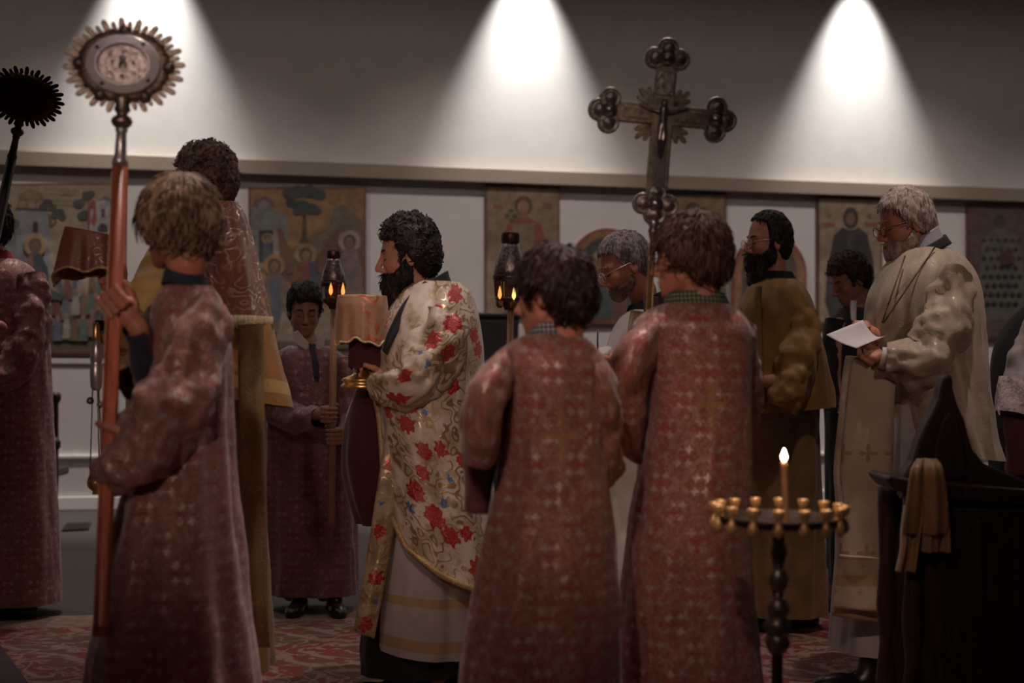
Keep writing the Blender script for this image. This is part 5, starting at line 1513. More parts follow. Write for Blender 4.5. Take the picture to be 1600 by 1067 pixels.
# ------------------------------------------------------------------ candle stand
M['tray'] = plain('sooty_brass', (0.05, 0.03, 0.02), 0.6, 0.5, var=0.3)
M['cup_gold'] = plain('satin_gold', (0.95, 0.56, 0.25), 0.38, 0.35, var=0.1)
def candle_stand():
    Z = 3.75; s = FPX / Z
    C = P(1217, 804, Z); B = np.array([C[0], C[1], 0.0]); zt = C[2]
    root = empty('candle_stand', B); tag(root, 'round brass candle stand with a ring of small cups', 'candle stand')
    R = 0.156
    v, f = lathe_vf(B, up, [(0.004, zt - 0.035), (R * 0.6, zt - 0.030), (R * 0.98, zt - 0.018), (R, zt - 0.004), (R * 0.985, zt - 0.002), (R * 0.95, zt - 0.014), (0.004, zt - 0.022)], 48); mesh('tray', v, f, M['tray'], root)
    prof_stem = [(0.150, 0.0), (0.150, 0.02), (0.12, 0.035), (0.06, 0.06), (0.03, 0.10), (0.022, 0.16), (0.03, 0.18)]
    v, f = lathe_vf(B, up, prof_stem, 28); mesh('foot', v, f, M['brass'], root)
    v, f = lathe_vf(B, up, [(0.014, 0.17), (0.014, zt - 0.03)], 14); mesh('stem', v, f, M['dark_metal'], root)
    for py, rr_ in ((1003, 0.032), (978, 0.036), (950, 0.030), (905, 0.026), (862, 0.022)):
        z0 = P(1217, py, Z)[2]
        v, f = lathe_vf(np.array([B[0], B[1], z0]), up, [(0.014, -0.03), (rr_ * 0.7, -0.022), (rr_, 0.0), (rr_ * 0.7, 0.02), (0.014, 0.028)], 20); mesh('knop', v, f, M['brass'], root)
    for j in range(16):
        t = 2 * math.pi * (j + 0.55) / 16
        p = np.array([B[0] + R * math.cos(t), B[1] + R * math.sin(t), zt - 0.012])
        v, f = lathe_vf(p, up, [(0.004, -0.030), (0.0115, -0.022), (0.0135, -0.010), (0.009, 0.002), (0.0045, 0.008), (0.006, 0.014), (0.0125, 0.020), (0.0145, 0.036), (0.0125, 0.038), (0.010, 0.022), (0.001, 0.018)], 16)
        mesh('candle_cup', v, f, M['cup_gold'], root)
    # the one burning candle
    b = P(1229, 808, Z - 0.05); b[2] = zt - 0.024; tp = P(1225, 722, Z - 0.05)
    cr = empty('candle', b); tag(cr, 'single burning beeswax candle on the candle stand', 'candle')
    ax = tp - b; L = np.linalg.norm(ax)
    pr = [(0.0078 + 0.0006 * math.sin(i * 2.1), L * i / 14) for i in range(14)] + [(0.0072, L), (0.005, L + 0.001)]
    v, f = lathe_vf(b, ax, pr, 14); mesh('wax', v, f, M['candle'], cr)
    v, f = tube_vf([tp, tp + (0.0, 0, 0.008)], 0.001, 5); mesh('wick', v, f, M['iron'], cr)
    v, f = lathe_vf(tp + (0, 0, 0.003), up, [(0.002, 0), (0.0068, 0.006), (0.0072, 0.011), (0.004, 0.020), (0.0008, 0.029)], 14); mesh('flame', v, f, M['flame'], cr)
    d = bpy.data.lights.new('candle_light', 'POINT'); d.energy = 0.28; d.color = (1.0, 0.52, 0.22); d.shadow_soft_size = 0.012
    o = bpy.data.objects.new('candle_light', d); COL.objects.link(o); o.parent = cr; o.location = tp + np.array([0, 0, 0.045]) - b
candle_stand()
# narrow white paper strip hanging behind the boy with the cross
Zs = 4.45
v, f = prism_vf([(0, 0), (0.012, 0.0), (0.034, -0.19), (0.008, -0.185)], P(1172, 908, Zs), np.array([1.0, 0, 0]), up, np.array([0.1, -1.0, 0]), 0, 0.003)
# ------------------------------------------------------------------ dark carved stand at the right
def carved_stand():
    Z = 4.7; s = FPX / Z
    B = P(1500, 545, Z); B[2] = 0
    root = empty('carved_stand', B); tag(root, 'dark carved wooden stand with a pointed crest at the right foreground', 'icon stand')
    ux = np.array([1.0, 0, 0]); un = np.array([0, -1.0, 0])
    def q(px, py): p = P(px, py, Z); return (p[0] - B[0], p[2])
    def plate(name, pts, d0, d1, bv=0.008):
        v, f = prism_vf([q(*p) for p in pts], B, ux, up, un, d0, d1)
        return bevel(mesh(name, v, f, M['darkwood'], root, smooth=False), bv, 3)
    crest = [(1404, 742), (1420, 718), (1428, 690), (1440, 662), (1452, 640), (1460, 622), (1464, 600), (1468, 588), (1476, 584), (1482, 590), (1482, 606), (1490, 634), (1500, 655), (1506, 680), (1512, 700), (1530, 722), (1560, 735), (1620, 760), (1690, 775), (1690, 800), (1404, 776)]
    plate('crest', crest, -0.03, 0.05, 0.012)
    plate('crest_moulding', [(1446, 745), (1452, 690), (1462, 655), (1474, 640), (1486, 655), (1496, 690), (1504, 745)], 0.05, 0.068, 0.01)
    plate('ledge', [(1366, 742), (1372, 737), (1392, 742), (1700, 770), (1700, 790), (1410, 768), (1380, 760)], -0.10, 0.14, 0.012)
    zb = q(1500, 770)[1]
    x0, x1 = q(1392, 800)[0], q(1690, 800)[0]
    for x in (x0 + 0.02, x1 - 0.04):
        for y in (-0.20, 0.12):
            v, f = lathe_vf(B + (x + 0.02, -y, 0), up, [(0.03, 0), (0.036, 0.04), (0.024, 0.10), (0.034, 0.22), (0.022, 0.34), (0.034, 0.46), (0.026, 0.6), (0.034, zb - 0.05), (0.034, zb)], 14)
            mesh('leg', v, f, M['darkwood'], root)
    for name, yy, th in (('front_panel', 0.115, 0.012), ('back_panel', -0.195, 0.012)):
        v, f = box_vf(B + ((x0 + x1) / 2, -yy, zb * 0.56), (np.array([(x1 - x0) / 2 - 0.03, 0, 0])), np.array([0, th, 0]), np.array([0, 0, zb * 0.40]))
        bevel(mesh(name, v, f, M['darkwood'], root, smooth=False), 0.006)
    for xx in np.linspace(x0 + 0.12, x1 - 0.12, 4):
        v, f = box_vf(B + (xx, -0.132, zb * 0.56), np.array([0.012, 0, 0]), np.array([0, 0.006, 0]), np.array([0, 0, zb * 0.36]))
        bevel(mesh('stile', v, f, M['darkwood'], root, smooth=False), 0.004)
    v, f = box_vf(B + ((x0 + x1) / 2, 0.04, 0.16), np.array([(x1 - x0) / 2 - 0.02, 0, 0]), np.array([0, 0.18, 0]), np.array([0, 0, 0.015])); bevel(mesh('shelf', v, f, M['darkwood'], root, smooth=False), 0.005)
    # gold cloth hung over the ledge, two tails
    Zc_ = Z - 0.22
    cl = empty('hanging_cloth', P(1445, 890, Zc_)); tag(cl, 'dull gold cloth with two tails hanging from the dark carved stand', 'cloth')
    def tail(name, keys, seed):
        D = catmull(np.array(keys, float), 26); V = []; n = 15
        rg = np.random.default_rng(seed); ph = rg.uniform(0, 6.28, 3)
        for i, (L, R, y, d) in enumerate(D):
            for j in range(n):
                q_ = j / (n - 1)
                p = P(L + (R - L) * q_, y, Zc_ + d); V.append(p + np.array([0, 0.012 * math.sin(q_ * 9 + ph[0] + i * 0.06) + 0.008 * math.sin(q_ * 17 + ph[1]), 0]))
        f = [(i * n + j, (i + 1) * n + j, (i + 1) * n + j + 1, i * n + j + 1) for i in range(25) for j in range(n - 1)]
        uv = [(j / 14 * 0.2, i / 25 * 0.4) for i in range(26) for j in range(n)]
        o = mesh(name, V, f, M['cloth_gold'], cl, uv=np.array(uv)); sd = o.modifiers.new('thick', 'SOLIDIFY'); sd.thickness = 0.006
    tail('cloth_fold', [(1432, 1462, 716, 0.06), (1424, 1472, 730, 0.0), (1418, 1480, 770, -0.01), (1412, 1483, 815, -0.01), (1410, 1482, 835, 0)], 1)
    tail('long_tail', [(1414, 1444, 790, 0.015), (1409, 1438, 830, 0.015), (1407, 1434, 860, 0.015), (1399, 1430, 893, 0.02)], 2)
    tail('short_tail', [(1442, 1480, 800, 0.012), (1444, 1483, 830, 0.012), (1442, 1484, 863, 0.012)], 3)
M['cloth_gold'] = scrolls('dull_gold_cloth', (0.33, 0.19, 0.085), (0.42, 0.28, 0.14), 20, 0.6, 0.5, 0.1)
carved_stand()
# ------------------------------------------------------------------ the people
V3 = lambda *a: np.array(a, float)
# hair and beard shapes (in head coordinates)
H_SHORT = hair_vf(0.013, amp=0.003, freq=70, seed=1)
H_CURLY = hair_vf(0.017, amp=0.006, freq=48, seed=2, line=[(-0.13, -0.09), (-0.05, -0.085), (-0.022, -0.04), (0.004, 0.0), (0.026, -0.02), (0.042, 0.045), (0.10, 0.066)])
H_BOWL = hair_vf(0.024, full=0.010, amp=0.004, freq=55, seed=3, strand=0.0028, rag=0.013, line=[(-0.14, -0.105), (-0.06, -0.100), (-0.02, -0.075), (0.02, -0.050), (0.045, -0.028), (0.062, 0.018), (0.12, 0.036)])
H_BOY = hair_vf(0.020, full=0.004, amp=0.0045, freq=60, seed=4, strand=0.002, rag=0.010, line=[(-0.14, -0.098), (-0.06, -0.090), (-0.024, -0.055), (0.010, -0.020), (0.034, -0.022), (0.055, 0.030), (0.12, 0.050)])
H_BOYS = hair_vf(0.014, amp=0.003, freq=70, seed=5, top=0.004, line=[(-0.13, -0.085), (-0.05, -0.075), (-0.02, -0.03), (0.005, 0.01), (0.028, 0.0), (0.05, 0.058), (0.10, 0.066)])
H_CROP = hair_vf(0.010, amp=0.0022, freq=90, seed=6, line=[(-0.13, -0.08), (-0.05, -0.07), (-0.02, -0.02), (0.004, 0.015), (0.024, 0.0), (0.042, 0.058), (0.10, 0.082)])
H_RECEDE = hair_vf(0.012, amp=0.003, freq=80, seed=7, line=[(-0.13, -0.085), (-0.05, -0.08), (-0.02, -0.03), (0.004, 0.0), (0.022, -0.02), (0.032, 0.075), (0.07, 0.105), (0.10, 0.13)])
B_FULL = beard_vf(0.012, 0.075, 0.046, seed=1)
B_LONG = beard_vf(0.014, 0.095, 0.060, seed=2)
B_SHORT = beard_vf(0.004, 0.0, seed=3, amp=0.002, line=[(-0.02, -0.01), (0.0, -0.03), (0.03, -0.058), (0.055, -0.066), (0.075, -0.058), (0.12, -0.053)])
B_WHITE = beard_vf(0.009, 0.022, 0.036, seed=4, amp=0.003, line=[(-0.02, 0.0), (0.0, -0.02), (0.03, -0.052), (0.055, -0.064), (0.075, -0.057), (0.12, -0.053)])
H_BOY2 = hair_vf(0.021, full=0.003, amp=0.006, freq=50, seed=14, strand=0.002, rag=0.012, line=[(-0.14, -0.100), (-0.06, -0.095), (-0.038, -0.06), (-0.028, 0.012), (0.012, 0.014), (0.030, -0.020), (0.055, 0.030), (0.12, 0.050)])
for h_, kw in ((H_SHORT, dict(n=700, length=0.028, rad=0.0028, mode='fall', lift=0.003)), (H_CURLY, dict(n=900, length=0.020, rad=0.0034, mode='curl', lift=0.007)),
               (H_BOWL, dict(n=1100, length=0.055, rad=0.0036, mode='fall', lift=0.006)), (H_BOY, dict(n=1000, length=0.042, rad=0.0034, mode='fall', lift=0.006)),
               (H_BOY2, dict(n=1000, length=0.040, rad=0.0036, mode='fall', lift=0.008)), (H_BOYS, dict(n=800, length=0.024, rad=0.003, mode='fall', lift=0.004)),
               (H_CROP, dict(n=900, length=0.018, rad=0.0022, mode='fall', lift=0.003)), (H_RECEDE, dict(n=800, length=0.026, rad=0.0028, mode='fall', lift=0.003)),
               (B_FULL, dict(n=700, length=0.026, rad=0.0028, mode='beard', lift=0.004)), (B_LONG, dict(n=800, length=0.032, rad=0.003, mode='beard', lift=0.004)),
               (B_SHORT, dict(n=300, length=0.012, rad=0.0018, mode='beard', lift=0.002)), (B_WHITE, dict(n=500, length=0.018, rad=0.0022, mode='beard', lift=0.003))):
    LOCKS[id(h_)] = kw
down = V3(0, 0, -1)

# ---- P5: bearded man in the flowered vestment
p = Person('bearded man in a cream vestment with red flowers, carrying the veiled chalice', 430, 655)
p.head(636, 398, 184, 7, scale=(0.97, 1.0, 1.10))
p.headpart('hair', H_CURLY, M['hair_black']); p.headpart('beard', B_FULL, M['beard_black']); p.face(M['hair_black'])
hp = P(574, 592, ZV - 0.03)
w = p.hand(hp, V3(0.15, 0.1, 1), V3(1, 0.15, -0.25), 0.022, flip=True)
p.arm(p.pt(690, 505, -0.16), p.pt(665, 610, -0.26), w)
hp2 = P(600, 560, ZV + 0.10)
w2 = p.hand(hp2, V3(-0.15, 0.1, 1), V3(0.9, 0.2, -0.3), 0.022)
p.arm(p.pt(690, 505, 0.16), p.pt(670, 605, 0.20), w2)
p.build_body(p.pt(672, 462), p.pt(665, 720), M['skin'])
p.robe('cassock', [(600, 715, 700, 0.13), (585, 725, 850, 0.17), (574, 718, 950, 0.17), (566, 716, 1010, 0.175), (564, 716, 1048, 0.18)], M['black'], folds=7, amp=0.012, seed=2)
p.robe('alb', [(620, 720, 640, 0.15), (600, 735, 760, 0.18), (592, 742, 850, 0.20), (586, 742, 930, 0.215), (580, 742, 1012, 0.225)], M['alb_banded'], folds=8, amp=0.016, seed=3, tilt=-0.02)
p.collar('cassock_collar', [(640, 700, 442, 0.075), (634, 704, 456, 0.085), (624, 712, 474, 0.10)], M['black'], tiltx=0.045)
# phelonion: short in front, long behind; hem rises towards his front (picture left)
p.robe('phelonion', [(646, 716, 440, 0.085), (628, 734, 456, 0.14), (612, 745, 484, 0.20), (600, 752, 520, 0.245), (590, 758, 570, 0.27), (586, 763, 630, 0.28), (586, 768, 690, 0.29), (590, 772, 745, 0.295), (588, 776, 800, 0.30), (588, 778, 860, 0.30)],
       M['phelonion'], folds=7, amp=0.020, seed=6, flat=2.1, fold_top=0.25, hemcurve=([-1, -0.93, -0.84, -0.72, -0.42, 0.12, 0.7, 1.0], [0.60, 0.47, 0.33, 0.17, 0.05, -0.045, -0.11, -0.13]), n=170, rows=100)
D, VV, tt = p.last
v, f = tube_vf(VV[-1], 0.011, 8); p.add('hem_band', (v, f), M['trim_gold'])
p.sleeve('arm_drape', [(700, 500, -0.20, 34, 0.10), (675, 560, -0.25, 40, 0.10), (645, 600, -0.27, 36, 0.09), (610, 606, -0.22, 24, 0.07), (592, 600, -0.16, 17, 0.05)], M['phelonion_sleeve'], wr=0.10, seed=5, crump=0.04, n=56, rows=50)
p.sleeve('cuff', [(600, 602, -0.18, 13, 0.042), (586, 596, -0.14, 12, 0.038)], M['trim_gold'], rows=8, wr=0.02)
p.robe('lining', [(560, 620, 600, 0.10, 0.12), (540, 640, 660, 0.14, 0.14), (538, 650, 740, 0.15, 0.15), (560, 640, 818, 0.10, 0.15)], M['maroon'], folds=5, amp=0.012, seed=9, rows=30, n=60)
p.strip('stole', [(606, 640, 640, 640, -0.20), (596, 630, 720, 722, -0.215), (582, 618, 810, 816, -0.23), (566, 600, 910, 918, -0.25), (553, 585, 985, 998, -0.27)], M['stole_floral'], bulge=0.01)
p.strip('cassock_front', [(664, 680, 440, 446, -0.085), (640, 656, 462, 468, -0.13), (622, 636, 486, 494, -0.175), (606, 616, 520, 528, -0.205), (598, 604, 548, 554, -0.21)], M['black'], bulge=0.004, rows=18)
p.shoe(610, -0.08, 185); p.shoe(690, 0.08, 185)

# ---- P2: blond boy with the fan, back to the viewer
p = Person('blond boy in a rose damask robe with a navy collar, holding the rayed fan', 580, 275, 'altar servers', h=0.006)
p.head(276, 350, 148, 6, scale=(0.93, 0.95, 0.93))
p.headpart('hair', H_BOWL, M['hair_blond'])
up_ = FAN_T[1] - FAN_T[2]; up_ = up_ / np.linalg.norm(up_)
a = fan_pt(468); b = fan_pt(688)
w1 = p.hand(a, up_ + V3(1.15, 0, 0), V3(0.62, 0.15, -0.8), 0.0215, flip=False, k=0.95)
w2 = p.hand(b, up_, V3(0.9, -0.35, -0.25), 0.0215, flip=True, k=0.95)
p.arm(p.pt(262, 490, 0.10), p.pt(232, 592, -0.06), w1, (0.04, 0.036, 0.026))
p.arm(p.pt(318, 500, -0.10), p.pt(262, 690, -0.20), w2, (0.04, 0.036, 0.026))
p.build_body(p.pt(290, 455), p.pt(280, 760), M['skin_red'], shoulder=0.08, neckr=0.047)
p.robe('robe', [(258, 330, 446, 0.065), (246, 344, 466, 0.11), (238, 354, 500, 0.14), (228, 360, 560, 0.155), (222, 360, 640, 0.165), (204, 366, 740, 0.185), (182, 376, 840, 0.205), (164, 386, 950, 0.225), (146, 398, 1067, 0.24), (136, 408, 1245, 0.26)], M['pink_b'], folds=9, amp=0.026, seed=12)
p.collar('shirt_collar', [(260, 322, 424, 0.062), (256, 326, 436, 0.066), (252, 330, 452, 0.075)], M['navy'], tilt=0.012, tiltx=-0.012)
p.sleeve('sleeve', [(322, 478, -0.09, 34, 0.09), (302, 560, -0.15, 44, 0.10), (272, 640, -0.20, 54, 0.10), (232, 698, -0.20, 52, 0.10), (196, 728, -0.18, 42, 0.085), (174, 738, -0.16, 32, 0.07)], M['pink_b'], wr=0.12, seed=2, crump=0.042, n=64, rows=60)
p.sleeve('far_sleeve', [(256, 488, 0.06, 26, 0.08), (236, 545, -0.02, 30, 0.08), (222, 590, -0.07, 30, 0.075), (208, 596, -0.10, 24, 0.06)], M['pink_b'], wr=0.07, seed=4)
p.sleeve('shirt_cuff', [(232, 600, -0.06, 24, 0.055), (226, 565, -0.10, 21, 0.05), (218, 530, -0.14, 19, 0.045), (211, 512, -0.16, 18, 0.042)], M['navy'], wr=0.05, rows=14)

# ---- P3: tall man behind the blond boy
p = Person('tall man with curly greying hair, russet brocade on his shoulders over a gold cape', 450, 310)
p.head(318, 283, 150, 4, scale=(1.0, 1.0, 1.0))
p.headpart('hair', H_CURLY, M['hair_greybrown'])
w1 = p.hand(P(172, 425, ZP + 0.02), V3(1, 0.1, 0.25), V3(0.8, 0.1, -0.9), 0.01)
w2 = p.hand(P(150, 505, ZC + 0.01), V3(0.1, 0, 1), V3(0.8, 0.2, -0.5), 0.008)
p.arm(p.pt(262, 420, 0.05), p.pt(222, 520, -0.12), w2)
p.arm(p.pt(270, 410, -0.10), p.pt(228, 470, -0.22), w1)
p.build_body(p.pt(322, 350), p.pt(310, 660), M['skin_red'])
p.robe('sticharion', [(262, 380, 430, 0.16), (214, 408, 520, 0.20), (205, 412, 650, 0.21), (198, 416, 800, 0.22), (192, 420, 930, 0.235), (188, 424, 1040, 0.245)], M['goldrobe'], folds=9, amp=0.018, seed=4)
p.robe('cape', [(286, 366, 330, 0.08), (262, 380, 350, 0.14), (236, 396, 395, 0.20), (212, 412, 450, 0.235), (196, 428, 520, 0.25), (190, 446, 590, 0.255), (188, 456, 622, 0.255)], M['goldcape'], folds=6, amp=0.008, seed=8, tilt=-0.03, tback=-0.02, n=120)
p.robe('shoulder_brocade', [(318, 372, 316, 0.085, 0.0), (300, 384, 340, 0.155), (288, 396, 385, 0.22), (286, 408, 440, 0.255), (290, 421, 494, 0.265)], M['aer'], folds=7, amp=0.010, seed=10, a0=-60, a1=150, n=90, rows=50)
D, VV, tt = p.last
p.add('fringe', fringe_vf(VV[-1], 0.048), M['fringe'])
p.strip('orarion', [(372, 412, 505, 500, -0.268), (373, 413, 600, 598, -0.275), (375, 415, 750, 750, -0.265), (377, 418, 880, 880, -0.262), (380, 422, 1008, 1012, -0.262)], M['goldstrip'], bulge=0.008, thick=0.005)
p.sleeve('sleeve', [(262, 410, -0.10, 32, 0.09), (236, 450, -0.18, 30, 0.09), (214, 500, -0.22, 26, 0.08), (196, 470, -0.24, 20, 0.06), (186, 445, -0.24, 16, 0.045)], M['yellow_gold'], wr=0.06, seed=6)
p.sleeve('sleeve', [(250, 430, 0.02, 30, 0.08), (205, 520, -0.12, 28, 0.08), (172, 520, -0.24, 18, 0.05), (156, 510, -0.30, 12, 0.035)], M['yellow_gold'], wr=0.06, seed=7)

# ---- P6: dark haired boy in front, back to the viewer
p = Person('dark haired boy in a rose damask robe with navy check collar, back to the viewer', 606, 850, 'altar servers', h=0.006)
p.head(862, 460, 150, 6, scale=(0.90, 0.92, 0.90))
p.headpart('hair', H_BOY2, M['hair_dbrown'])
p.arm(p.pt(790, 590, -0.03), p.pt(752, 700, 0.05), p.pt(790, 690, 0.22))
w = p.hand(p.pt(800, 688, 0.26), V3(0.2, 0, 1), V3(-0.2, -1, 0), 0.014)
p.arm(p.pt(930, 590, 0.03), p.pt(948, 715, 0.05), p.pt(890, 690, 0.24))
w = p.hand(p.pt(880, 688, 0.26), V3(0.2, 0, 1), V3(0.5, -1, 0), 0.014, flip=True)
p.build_body(p.pt(864, 535), p.pt(860, 790), M['skin_red'], shoulder=0.08, rad=0.075, neckr=0.045)
p.robe('robe', [(826, 906, 522, 0.062), (800, 924, 534, 0.10), (776, 942, 556, 0.135), (776, 946, 590, 0.145), (784, 942, 650, 0.145), (782, 944, 720, 0.15), (768, 954, 800, 0.17), (748, 963, 890, 0.20), (732, 966, 980, 0.21), (718, 969, 1080, 0.225), (704, 975, 1285, 0.245)], M['pink_a'], folds=7, amp=0.016, seed=21, fold_top=0.05, n=140, rows=90)
p.collar('shirt_collar', [(832, 896, 503, 0.058), (829, 900, 512, 0.062), (824, 906, 526, 0.07)], M['plaid_navy'], tilt=0.006)
p.sleeve('sleeve', [(802, 558, 0.0, 18, 0.06), (782, 582, -0.06, 26, 0.075), (764, 615, -0.11, 29, 0.085), (753, 655, -0.12, 30, 0.09), (752, 702, -0.08, 31, 0.095)], M['pink_a'], wr=0.05, seed=8)
p.sleeve('sleeve_lining', [(753, 688, -0.01, 29, 0.085), (748, 740, 0.02, 24, 0.075), (746, 775, 0.03, 21, 0.065), (745, 800, 0.03, 19, 0.055)], M['dull_rose'], wr=0.04, seed=9, cap=False)
p.sleeve('sleeve', [(914, 558, 0.02, 18, 0.06), (930, 582, -0.01, 24, 0.075), (943, 620, -0.02, 25, 0.085), (949, 670, 0.02, 22, 0.085), (949, 735, 0.06, 19, 0.075), (938, 748, 0.12, 15, 0.06)], M['pink_a'], wr=0.05, seed=10)

# ---- P7: boy with glasses under the cross
p = Person('brown haired boy in a rose damask robe with green check collar, holding the cross', 556, 1080, 'altar servers', h=0.006)
p.head(1077, 403, 158, 4, scale=(0.93, 0.95, 0.93))
p.headpart('hair', H_BOY, M['hair_brown']); p.glasses(M['dark_metal'])
def cross_pt(py):
    k = min(np.linspace(0, 1, 400), key=lambda k: abs(proj(CROSS_S + (CROSS_B - CROSS_S) * k)[1] - py)); return CROSS_S + (CROSS_B - CROSS_S) * k
cu_ = CROSS_S - CROSS_B; cu_ = cu_ / np.linalg.norm(cu_)
w1 = p.hand(cross_pt(600), cu_, V3(0.2, -1, -0.2), 0.010)
w2 = p.hand(cross_pt(665), cu_, V3(1.0, -0.5, -0.2), 0.010, flip=True)
p.arm(p.pt(1005, 540, -0.02), p.pt(985, 670, 0.02), w1)
p.arm(p.pt(1150, 540, 0.04), p.pt(1165, 680, 0.10), w2)
p.build_body(p.pt(1088, 488), p.pt(1082, 770), M['skin_red'], shoulder=0.08, rad=0.075, neckr=0.047)
p.robe('robe', [(1040, 1138, 474, 0.065), (1012, 1156, 486, 0.11), (990, 1172, 508, 0.145), (998, 1176, 545, 0.155), (1010, 1174, 620, 0.155), (1004, 1174, 700, 0.165), (984, 1172, 790, 0.185), (976, 1172, 890, 0.20), (968, 1180, 980, 0.21), (962, 1190, 1080, 0.225), (955, 1200, 1260, 0.24)], M['pink_c'], folds=7, amp=0.016, seed=31, fold_top=0.05, n=140, rows=90)
p.collar('shirt_collar', [(1044, 1132, 458, 0.062), (1040, 1136, 466, 0.066), (1036, 1142, 478, 0.075)], M['plaid_green'], tilt=0.006)
p.sleeve('sleeve', [(1028, 503, 0.0, 18, 0.06), (1006, 530, -0.06, 27, 0.08), (988, 566, -0.10, 30, 0.09), (982, 620, -0.04, 28, 0.09), (984, 678, 0.02, 24, 0.085), (990, 688, 0.12, 18, 0.06)], M['pink_c'], wr=0.05, seed=11)
p.sleeve('sleeve', [(1152, 512, 0.03, 26, 0.08), (1166, 560, 0.05, 22, 0.09), (1168, 640, 0.09, 19, 0.09), (1160, 690, 0.16, 17, 0.07)], M['pink_c'], wr=0.05, seed=12)
v, f = prism_vf([(0, 0), (0.010, 0.0), (0.036, -0.185), (0.006, -0.18)], P(1170, 908, p.Z + 0.04), V3(1, 0, 0), V3(0, 0, 1), V3(0.1, -1, 0), 0, 0.003)
p.add('white_lining', (v, f), M['white_cloth'], smooth=False)

# ---- P4: boy facing the viewer
p = Person('dark haired boy facing the viewer in a plum robe with white shirt collar', 325, 484, 'altar servers')
p.head(476, 484, -78, 16, scale=(0.92, 0.94, 0.96))
p.headpart('hair', H_BOYS, M['hair_black']); p.face(M['hair_black'])
pole = lambda py: V3(LAN2[0], LAN2[1], P(521, py, 6.95)[2])
w1 = p.hand(pole(648), V3(0, 0, 1), V3(-0.8, 0.6, -0.2), 0.0155, flip=True); w2 = p.hand(pole(682), V3(0, 0, 1), V3(0.6, 0.8, -0.1), 0.0155)
p.arm(p.pt(432, 570, 0.0), p.pt(436, 650, -0.14), w1); p.arm(p.pt(536, 570, 0.0), p.pt(545, 660, -0.15), w2)
p.build_body(p.pt(482, 545), p.pt(484, 700), M['skin_tan'], neckr=0.047)
p.robe('robe', [(452, 512, 540, 0.06), (432, 532, 552, 0.10), (420, 544, 575, 0.13), (415, 550, 620, 0.15), (414, 553, 690, 0.155), (412, 556, 780, 0.165), (412, 558, 860, 0.175), (412, 560, 925, 0.18)], M['plum'], folds=9, amp=0.014, seed=41)
for sg, pts in ((0, [(458, 519), (465, 516), (487, 541), (478, 547), (460, 536)]), (1, [(508, 519), (502, 523), (489, 541), (498, 547), (507, 543)])):
    q2 = [P(x, y, p.Z - 0.08) for x, y in pts]
    v, f = prism_vf([(a[0], a[2]) for a in q2], V3(0, p.Z - 0.075, 0), V3(1, 0, 0), V3(0, 0, 1), V3(0, -1, 0), 0, 0.006)
    bevel(p.add('shirt_collar', (v, f), M['white_cloth'], smooth=False), 0.002)
p.strip('necktie', [(483, 494, 537, 538, -0.10), (484, 492, 546, 546, -0.125), (488, 497, 564, 564, -0.165), (491, 499, 592, 592, -0.178)], M['navy'], rows=14, cols=5, bulge=0.004)
p.sleeve('sleeve', [(436, 566, -0.02, 20, 0.07), (428, 606, -0.07, 25, 0.08), (438, 642, -0.14, 25, 0.08), (474, 655, -0.28, 21, 0.065), (500, 652, -0.39, 16, 0.05)], M['plum'], wr=0.05, seed=13)
p.sleeve('sleeve', [(534, 566, -0.02, 18, 0.07), (548, 620, -0.08, 21, 0.08), (552, 662, -0.16, 21, 0.07), (540, 682, -0.36, 16, 0.055)], M['plum'], wr=0.05, seed=14)
p.shoe(470, -0.13, -95, 0.25); p.shoe(530, -0.13, -75, 0.25)

# ---- P1: server at the left edge
p = Person('server at the left edge in a rose damask robe with a red collar', 335, 8, 'altar servers')
p.head(-22, 352, 150, 5, scale=(0.98, 1, 1))
p.headpart('hair', H_BOY, M['hair_black'])
u1 = FAN1[1] - FAN1[2]; u1 /= np.linalg.norm(u1)
fp1 = FAN1[2] + u1 * 0.55
w1 = p.hand(fp1, u1, V3(0.5, 0.6, -0.5), 0.0215)
p.arm(p.pt(-40, 440, -0.05), p.pt(-60, 540, -0.2), w1)
p.build_body(p.pt(-8, 405), p.pt(5, 660), M['skin_red'])
p.sleeve('sleeve', [(-44, 432, -0.04, 22, 0.08), (-62, 500, -0.14, 26, 0.09), (-64, 545, -0.24, 24, 0.08), (-60, 560, -0.38, 18, 0.06)], M['pink_b'], wr=0.08, seed=25)
p.robe('robe', [(-38, 26, 404, 0.065), (-58, 48, 416, 0.12), (-72, 62, 440, 0.155), (-78, 70, 490, 0.175), (-80, 74, 560, 0.18), (-84, 78, 660, 0.19), (-90, 84, 760, 0.20), (-94, 90, 860, 0.215), (-98, 93, 938, 0.225)], M['pink_b'], folds=8, amp=0.014, seed=51)
p.collar('shirt_collar', [(-36, 18, 384, 0.065), (-38, 24, 396, 0.07), (-42, 30, 410, 0.08)], M['redcloth'], tiltx=-0.03)
p.sleeve('sleeve', [(48, 436, -0.06, 24, 0.09), (52, 480, -0.10, 27, 0.10), (42, 540, -0.16, 28, 0.10), (10, 580, -0.22, 26, 0.08), (-30, 590, -0.24, 22, 0.06)], M['pink_b'], wr=0.12, seed=15, crump=0.045, n=56, rows=50)
p.shoe(30, -0.1, 170); p.shoe(-20, 0.06, 170)

